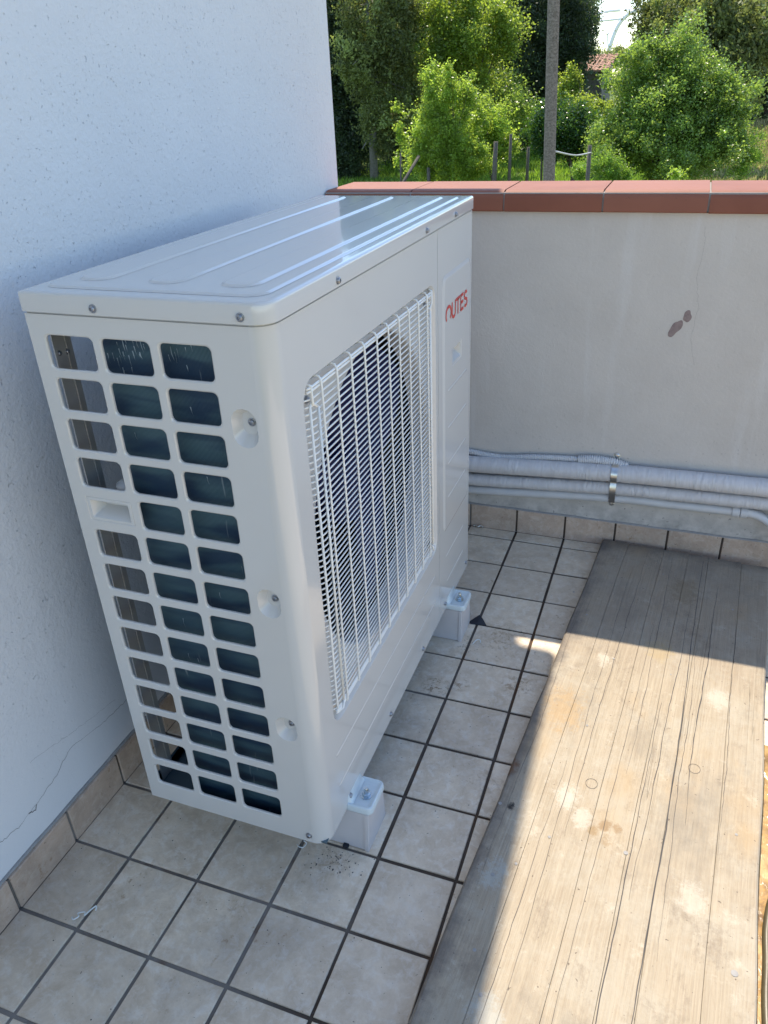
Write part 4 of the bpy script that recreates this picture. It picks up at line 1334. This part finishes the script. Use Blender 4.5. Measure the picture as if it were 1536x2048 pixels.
def conifer(name, lobes, label, mk, clumps, per, cr, base, trunk_r=.16, leaf=.17, bark='bark', cat='tree', group=None):
    L = []
    for (px, py, rx, ry, dist) in lobes:
        c = at(px, py, dist); k = dist/1545.6
        L.append((c, rx*k, max(rx*k*.9, 1.0), ry*k))
    base = Vector((base.x, base.y, ground_z(base.x, base.y)))
    root = empty(name, base); tag(root, label, cat, group)
    C, G = crown_points(L, int(clumps*1.35), int(per*1.2), cr*.9, stretch=1.15)
    n = len(C)
    D = RNG.normal(size=(n, 3))*np.array([.8, .8, .6]); D[:, 2] -= .55; D /= np.linalg.norm(D, axis=1)[:, None]
    S = leaf*.85*(.5 + .9*RNG.random(n))
    leaf_object('crown', C, S, D, ML[mk], root, .42, np.clip(.30*RNG.random(n) + 1.0*G**3, 0, 1))
    topz = max(l[0].z + l[3] for l in L)
    b = MB(base); b.tube([base - Vector((0, 0, .1)), base + Vector((.05, 0, (topz-base.z)*.5)), Vector((base.x, base.y, topz))], [trunk_r, trunk_r*.7, trunk_r*.15], 8)
    b.build('trunk', M[bark], root, True)
    for q in range(14):
        c, rx, ry, rz = random.choice(L)
        z = random.uniform(c.z-rz*.8, c.z+rz*.7)
        e = Vector((c.x + random.choice((-1, 1))*rx*random.uniform(.5, .95), c.y + random.uniform(-.8, .3)*ry, z))
        s = Vector((base.x, base.y, z + .35))
        b = MB(base); b.tube([s, s.lerp(e, .5) + Vector((0, 0, .12)), e], [.05, .035, .012], 5); b.build('limb', M[bark], root, True)
    return root

# --- the dark screen of conifers
conifer('conifer_tree', [(690, 60, 55, 170, 40), (680, 230, 50, 120, 39.5), (700, 320, 45, 60, 39)],
        'dark drooping conifer right beside the end of the white house wall', 'conifer', 330, 150, .42, at(712, 330, 40), bark='pale_bark')
conifer('conifer_tree', [(760, 30, 28, 90, 37.5), (735, 140, 24, 80, 37), (785, 150, 24, 90, 37.5), (755, 245, 26, 60, 37.5), (810, 50, 24, 100, 38), (700, 70, 20, 90, 37), (815, 200, 20, 60, 38)],
        'tall feathery conifer with olive tips above the leaning stake', 'conifer_olive', 300, 90, .34, at(747, 330, 37.5), bark='pale_bark', trunk_r=.2)
conifer('conifer_tree', [(800, 120, 60, 190, 44), (790, 280, 60, 90, 43), (850, 230, 60, 150, 44)],
        'dark conifer mass just behind the bright young tree', 'conifer', 300, 150, .5, at(810, 330, 44))
conifer('conifer_tree', [(975, 170, 60, 190, 46), (1000, 40, 60, 150, 46), (960, 290, 60, 60, 45)],
        'dark conifer between the bright young tree and the utility pole', 'conifer', 330, 150, .5, at(985, 330, 46))
conifer('conifer_tree', [(1060, 80, 55, 170, 48), (1060, 240, 50, 90, 47), (1130, 60, 50, 110, 48), (1122, 140, 20, 50, 48)],
        'weeping grey-green conifer behind the utility pole', 'conifer', 330, 150, .5, at(1070, 320, 48))
conifer('conifer_tree', [(1150, 20, 42, 60, 50), (1158, 62, 20, 32, 50), (1125, 90, 32, 60, 49)],
        'conifer tips standing against the patch of sky left of the white arch', 'conifer', 150, 110, .4, at(1140, 200, 49))
# --- broadleaf trees
broad('broadleaf_tree', [(950, 70, 75, 55, 38), (905, 25, 50, 45, 38), (1000, 60, 35, 40, 38), (940, 150, 70, 40, 39), (870, 120, 30, 40, 38)],
      'large maple-like tree with sunlit yellow-green tips high in the middle', 'tree', 'maple', 230, 110, .38, .13, at(940, 300, 39), .13)
broad('broadleaf_tree', [(885, 165, 32, 36, 28), (905, 215, 50, 45, 28), (880, 275, 52, 48, 28), (905, 325, 62, 42, 28), (845, 325, 30, 30, 28), (950, 320, 36, 28, 28)],
      'bright green young tree in front of the dark conifers, left of the posts', 'tree', 'young', 300, 95, .20, .085, at(893, 350, 28), .055)
broad('grape_vine', [(970, 250, 42, 35, 29.5), (1000, 285, 32, 30, 29.5), (955, 295, 36, 30, 29.5)],
      'bushy light green vine climbing over the wooden posts', 'vine', 'young', 130, 80, .20, .10, at(985, 350, 29.5), .035)
broad('broadleaf_tree', [(1130, 262, 52, 42, 32), (1100, 262, 38, 40, 31.5), (1165, 285, 25, 32, 32)],
      'small round dark glossy tree directly behind the utility pole', 'tree', 'round', 190, 110, .24, .10, at(1147, 340, 32), .08)
broad('bush', [(1320, 190, 95, 60, 26), (1266, 262, 50, 50, 26), (1395, 230, 85, 75, 26), (1330, 290, 125, 62, 25.5), (1290, 130, 45, 40, 26), (1362, 105, 32, 42, 26), (1440, 285, 45, 50, 25.5), (1435, 190, 35, 40, 26), (1220, 300, 40, 40, 26)],
      'huge sunlit green bush filling the right half behind the parapet', 'bush', 'bush', 760, 100, .21, .085, at(1330, 345, 26), .09, shoots=.7)
broad('bush', [(1205, 226, 28, 16, 38), (1165, 222, 30, 20, 37), (1185, 222, 36, 22, 36), (1138, 180, 18, 36, 40)],
      'olive green bush below the old stone shed', 'bush', 'maple', 120, 80, .22, .11, at(1180, 240, 37), .06, shoots=.15)
broad('broadleaf_tree', [(845, 60, 40, 60, 43), (860, 175, 30, 40, 42), (835, 250, 26, 50, 40), (1010, 190, 38, 40, 42), (1040, 235, 30, 36, 40)],
      'loose mid-green tree filling the gaps between the dark conifers', 'tree', 'bush', 210, 80, .42, .13, at(850, 320, 42), .09)
broad('climbing_plant', [(800, 240, 10, 26, 33), (806, 290, 12, 26, 33), (797, 325, 8, 14, 33)],
      'thin yellow-green climber hanging down the slim upright stake', 'plant', 'young', 22, 30, .14, .12, at(803, 350, 33), .02, limbs=False)
# --- right background
conifer('bamboo_thicket', [(1445, 50, 40, 60, 37), (1490, 110, 34, 55, 36.5), (1420, 130, 30, 60, 37), (1465, 170, 34, 50, 36), (1400, 60, 24, 50, 37.5), (1515, 60, 22, 60, 37)],
        'olive feathery thicket of drooping sprays above the huge bush', 'conifer_olive', 230, 120, .40, at(1450, 250, 38), .08, .22, cat='thicket')
conifer('conifer_tree', [(1345, 20, 62, 60, 43), (1380, 70, 60, 60, 42), (1318, 85, 30, 45, 43)],
        'olive tree with bare twigs right of the white arch', 'conifer_olive', 210, 110, .42, at(1330, 220, 43), .12, .18)
conifer('conifer_tree', [(1500, 20, 60, 70, 56), (1550, 130, 50, 95, 57), (1520, 110, 45, 50, 56), (1560, 60, 60, 120, 58)],
        'dark tree at the upper right corner of the photo', 'conifer', 240, 150, .5, at(1530, 220, 57), .2)
broad('broadleaf_tree', [(1270, 130, 30, 28, 46), (1250, 165, 20, 30, 45), (1300, 125, 30, 40, 46)],
      'yellowish small tree between the white arch and the huge bush', 'tree', 'maple', 90, 80, .3, .13, at(1270, 230, 46), .06)
broad('broadleaf_tree', [(1165, 118, 30, 12, 95), (1245, 112, 30, 12, 100), (1215, 118, 20, 6, 98)],
      'far-off tree tops on the skyline behind the stone shed', 'tree', 'conifer_olive', 90, 90, .45, .22, at(1200, 130, 98), .2, limbs=False)
# --- low plants
broad('shrub', [(1212, 335, 32, 22, 23), (1235, 350, 25, 15, 23)], 'pale green weedy shrub at the foot of the huge bush', 'shrub', 'low', 80, 80, .13, .05, at(1220, 352, 23), .015, limbs=False)
broad('shrub', [(1160, 345, 16, 14, 24)], 'small yellowish weed between pole and wooden post', 'shrub', 'low', 26, 60, .10, .05, at(1160, 356, 24), .012, limbs=False)
broad('shrub', [(1347, 348, 16, 7, 14), (1358, 352, 12, 6, 14)], 'light green sprig poking up just above the coping', 'shrub', 'young', 16, 16, .05, .055, at(1348, 380, 14), .008, limbs=False)
broad('shrub', [(1500, 300, 22, 36, 26), (1478, 330, 18, 28, 26)], 'fine leafy shrub beside the dry grass at the right edge', 'shrub', 'low', 60, 60, .16, .06, at(1490, 345, 26), .015, limbs=False)

# --- far wood that closes the view
def wood(pxs, name, label):
    C = []
    for (px, py, rx, ry, dist, k) in pxs:
        c = np.array(at(px, py, dist)); s = dist/1545.6
        cl = c + np.clip(RNG.normal(size=(k, 3)), -2, 1.6)*np.array([rx*s, 1.0, ry*s])*.5
        idx = np.repeat(np.arange(k), 60)
        C.append(cl[idx] + RNG.normal(size=(len(idx), 3))*np.array([.5, .5, .6]))
    C = np.concatenate(C); n = len(C)
    D = RNG.normal(size=(n, 3)); D[:, 2] -= .6; D /= np.linalg.norm(D, axis=1)[:, None]
    o = leaf_object(name, C, .34*(.6+.8*RNG.random(n)), D, ML['wood'], None, .7)
    tag(o, label, 'wood', kind='stuff')
wood([(700, 150, 130, 260, 54, 430), (850, 150, 150, 260, 55, 480), (1000, 180, 130, 240, 56, 480), (1080, 170, 80, 170, 58, 240), (760, 330, 260, 90, 50, 300), (1000, 300, 200, 60, 52, 200)],
     'far_wood', 'dark wood closing the garden behind the conifers')
wood([(1420, 110, 90, 120, 56, 420), (1530, 90, 110, 150, 66, 300), (1400, 200, 90, 80, 55, 200)], 'far_wood', 'dark wood behind the olive thicket at the right')

# --- grass
def grass(n, xr, yr, mk, h, name, label):
    x = RNG.uniform(*xr, n); y = RNG.uniform(*yr, n)
    keep = np.array([abs(math.sin(a*1.3+b_*.7)+math.sin(a*.5-b_*1.1)) > .15 for a, b_ in zip(x, y)]); x, y = x[keep], y[keep]
    z = np.array([ground_z(a, b_) for a, b_ in zip(x, y)])
    n = len(x); S = h*(.5+RNG.random(n))
    D = RNG.normal(size=(n, 3))*.35; D[:, 2] = 1; D /= np.linalg.norm(D, axis=1)[:, None]
    C = np.stack([x, y, z + S*.4], 1)
    tag(leaf_object(name, C, S, D, ML[mk], None, .16), label, 'grass', kind='stuff')
grass(60000, (-14, 2), (28, 46), 'grass', .20, 'grass', 'bright green meadow grass between the garden posts')
grass(50000, (1, 9), (26, 60), 'hay', .28, 'grass', 'dry straw-coloured grass at the right edge behind the parapet')
grass(14000, (0, 7), (26, 50), 'grass', .24, 'grass', 'green blades growing through the dry grass at the right')

# --- posts
M['post_wood'] = simple('old_grey_post', (.15, .135, .115), .95, .1, 0, 20, .8, .8, .02)
posts = [(992, 283, 27, 9, 'thick grey wooden post right of the bright young tree'),
         (1022, 268, 28, 6, 'tall thin dark post second to the right of the bright young tree'),
         (1057, 294, 30, 6, 'grey post standing alone in the sunny grass left of the pole'),
         (1084, 300, 33, 4, 'thin far post just left of the utility pole'),
         (857, 335, 27.5, 7, 'grey post half hidden under the bright young tree'),
         (913, 346, 28.5, 4, 'slim post under the right side of the bright young tree'),
         (801, 306, 27, 3.4, 'slim upright stake left of the bright young tree'),
         (1180, 290, 21, 8, 'weathered post that holds the white cable right of the pole')]
for i, (px, py, d, w, lab) in enumerate(posts):
    p = at(px, py, d); g = ground_z(p.x, p.y); r = w/2*d/1545.6
    b = MB((p.x, p.y, g)); lean = random.uniform(-.05, .05)
    b.tube([(p.x+lean, p.y, g-.1), (p.x+lean*.5, p.y, (g+p.z)/2), (p.x, p.y, p.z)], [r*1.05, r, r*.9], 7)
    tag(b.build('garden_post', M['post_wood'], None, True), lab, 'post', 'wooden posts of the garden beyond the parapet')
a_ = at(838, 312, 27); c_ = at(802, 372, 26.5)
b = MB(c_); b.tube([c_ - (a_-c_)*.6, c_, a_], .05, 7)
tag(b.build('garden_stake', M['post_wood'], None, True), 'pale stake leaning to the right left of the young tree', 'stake')

# --- utility pole
def m_pole():
    m, n, b = mat('speckled_pole', (.25, .23, .21), .9, .2)
    t = NT(n); co = t.coord('World', (1, 1, 1.3))
    c = t.mix(t.ramp(t.noise(co, 26, 4, .6), [(.40, 0.0), (.58, 1.0)]), (.27, .225, .195), (.17, .14, .118))
    c = t.mix(t.ramp(t.noise(co, 48, 2, .5), [(.31, .9), (.38, 0.0)]), c, (.05, .045, .04))
    n.links.new(c, b.inputs['Base Color'])
    n.links.new(t.bump(t.noise(co, 60, 4), .8, .01), b.inputs['Normal'])
    return m
M['pole'] = m_pole()
pt = at(1107, 20, 15); pb_ = at(1098, 360, 15)
b = MB((pb_.x, pb_.y, GZ))
ux = (pt.x-pb_.x)/(pt.z-pb_.z)
b.tube([(pb_.x + ux*(z-pb_.z), pt.y, z) for z in (GZ-.1, -1, .5, 2, 3.5, 5, 6.5)], [.108, .105, .101, .098, .094, .090, .086], 20)
pole = tag(b.build('utility_pole', M['pole'], None, True), 'tall speckled grey utility pole rising behind the parapet', 'pole')
p1 = at(1111, 303, 15); p2 = at(1182, 305, 21)
b = MB(p1); mid = p1.lerp(p2, .5) + Vector((0, 0, -.06)); b.tube(smooth_path([p1, mid, p2], 6), .016, 6)
tag(b.build('cable', M['pvc'], None, True), 'white cable sagging from the utility pole to the weathered post', 'cable')

# --- stone shed with a lean-to tile roof
M['stone'] = simple('grey_render_stone', (.19, .175, .16), .95, .1, 0, 2.2, .8, .8, .05)
M['stone_light'] = simple('pale_render_stone', (.34, .32, .30), .95, .1, 0, 2.2, .6, .8, .05)
def m_rooft():
    m, n, b = mat('old_roof_tiles', (.42, .22, .14), .9, .2)
    t = NT(n); co = t.coord('World')
    c = t.mix(t.ramp(t.noise(co, 5, 4, .7), [(.35, 0.0), (.62, 1.0)]), (.50, .27, .18), (.27, .19, .14))
    n.links.new(c, b.inputs['Base Color']); return m
M['roof'] = m_rooft()
K0 = at(1206, 142, 62); K1 = at(1226, 112, 66)
zb0 = ground_z(K0.x, K0.y)
shed = empty('stone_shed', (K0.x, K0.y, zb0)); tag(shed, 'old grey stone shed with a lean-to terracotta tile roof below the white arch', 'shed')
gdir = Vector((K1.x-K0.x, K1.y-K0.y, 0)); ldir = Vector((-gdir.y, gdir.x, 0)).normalized()
Lh = 6.0
A, Bp = Vector((K0.x, K0.y, 0)), Vector((K1.x, K1.y, 0)); Cp, Dp = Bp + ldir*Lh, A + ldir*Lh
z0, z1 = K0.z, K1.z
def pv(p, z): return (p.x, p.y, z)
b = MB(shed.location)
b.add([pv(A, zb0), pv(Dp, zb0), pv(Cp, zb0), pv(Bp, zb0), pv(A, z0), pv(Dp, z0), pv(Cp, z1), pv(Bp, z1)], [(0, 1, 5, 4), (1, 2, 6, 5), (2, 3, 7, 6), (4, 5, 6, 7)])
b.build('stone_wall', M['stone'], shed)
b = MB(shed.location); s_ = (Bp-A).cross(Vector((0, 0, 1))).normalized()*.02
b.add([pv(A+s_, zb0), pv(Bp+s_, zb0), pv(Bp+s_, z1-.1), pv(A+s_, z0-.1), pv(A, zb0), pv(Bp, zb0), pv(Bp, z1-.1), pv(A, z0-.1)], [(0, 1, 2, 3), (4, 7, 6, 5), (0, 3, 7, 4), (1, 5, 6, 2), (3, 2, 6, 7), (0, 4, 5, 1)])
b.build('gable_wall', M['stone_light'], shed)
b = MB(shed.location)
for i in range(24):      # rounded cover tiles running down the slope
    c0 = A - ldir*.25 + ldir*(Lh+.5)*i/23
    for k in range(10):
        t0, t1 = k/10, (k+1)/10+.02
        q0 = c0 + (Bp-A)*(t0*1.08-.06); q1 = c0 + (Bp-A)*(t1*1.08-.06)
        za = z0 + (z1-z0)*(t0*1.08-.06) + .10; zb2 = z0 + (z1-z0)*(t1*1.08-.06) + .07
        j_ = random.uniform(-.02, .02)
        rr_ = .14
        b.loft([[q0 + ldir*(rr_*math.cos(a)+j_) + Vector((0, 0, za+rr_*.6*math.sin(a))) for a in (0, .8, 1.57, 2.3, 3.14)],
                [q1 + ldir*(rr_*.8*math.cos(a)+j_) + Vector((0, 0, zb2+rr_*.5*math.sin(a))) for a in (0, .8, 1.57, 2.3, 3.14)]], closed=False)
tag(b.build('roof_tile', M['roof'], shed, True), kind='stuff')
b = MB(shed.location); ov = (Bp-A).normalized()*.3
b.add([pv(A-ov-ldir*.2, z0-.03), pv(Dp-ov+ldir*.2, z0-.03), pv(Cp+ldir*.2, z1+.02), pv(Bp-ldir*.2, z1+.02), pv(A-ov-ldir*.2, z0+.08), pv(Dp-ov+ldir*.2, z0+.08), pv(Cp+ldir*.2, z1+.12), pv(Bp-ldir*.2, z1+.12)],
      [(0, 1, 2, 3), (4, 7, 6, 5), (0, 4, 5, 1), (1, 5, 6, 2), (2, 6, 7, 3), (3, 7, 4, 0)])
b.build('roof', M['roof'], shed)

# --- white steel arch far away
M['white_steel'] = simple('white_steel', (.88, .88, .87), .5, .4, 0, .5, .2, 0)
AD = 230
arch = empty('steel_arch_bridge', at(1212, 170, AD)); tag(arch, 'far white steel arch of a bridge standing against the sky', 'bridge')
def bar(name, pts, r):
    P_ = [at(*p) for p in pts]
    b = MB(arch.location); b.tube(smooth_path(P_, 5) if len(P_) > 2 else P_, r, 8); return b.build(name, M['white_steel'], arch, True)
bar('arch_rib', [(1209, 150, AD), (1212, 125, AD), (1218, 100, AD), (1226, 75, AD), (1236, 52, AD), (1250, 34, AD), (1268, 23, AD), (1290, 17, AD), (1330, 16, AD), (1380, 30, AD), (1430, 70, AD)], .50)
bar('arch_rib', [(1180, 60, AD+14), (1192, 34, AD+14), (1206, 25, AD+14), (1230, 21, AD+14), (1262, 20, AD+14), (1300, 26, AD+14), (1340, 50, AD+14)], .36)
bar('cross_beam', [(1192, 42, AD+12), (1242, 38, AD)], .26)
for q in ([(1206, 26, AD+14), (1240, 42, AD)], [(1240, 40, AD), (1262, 21, AD+14)], [(1215, 24, AD+14), (1198, 41, AD+12)], [(1262, 27, AD), (1284, 38, AD+14)], [(1240, 21, AD+14), (1276, 21, AD)]):
    bar('brace', q, .16)
for px in (1202, 1208): bar('hanger', [(px, 30, AD+14), (px-2, 110, AD+14)], .05)
b = MB(at(1217, 110, 160)); b.tube([at(1217, 130, 160), at(1215, 68, 160)], .12, 6); b.tube([at(1215, 68, 160), at(1219, 67, 160)], .14, 6)
tag(b.build('lamp_mast', M['white_steel']), 'thin far lamp mast beside the foot of the white arch', 'mast')
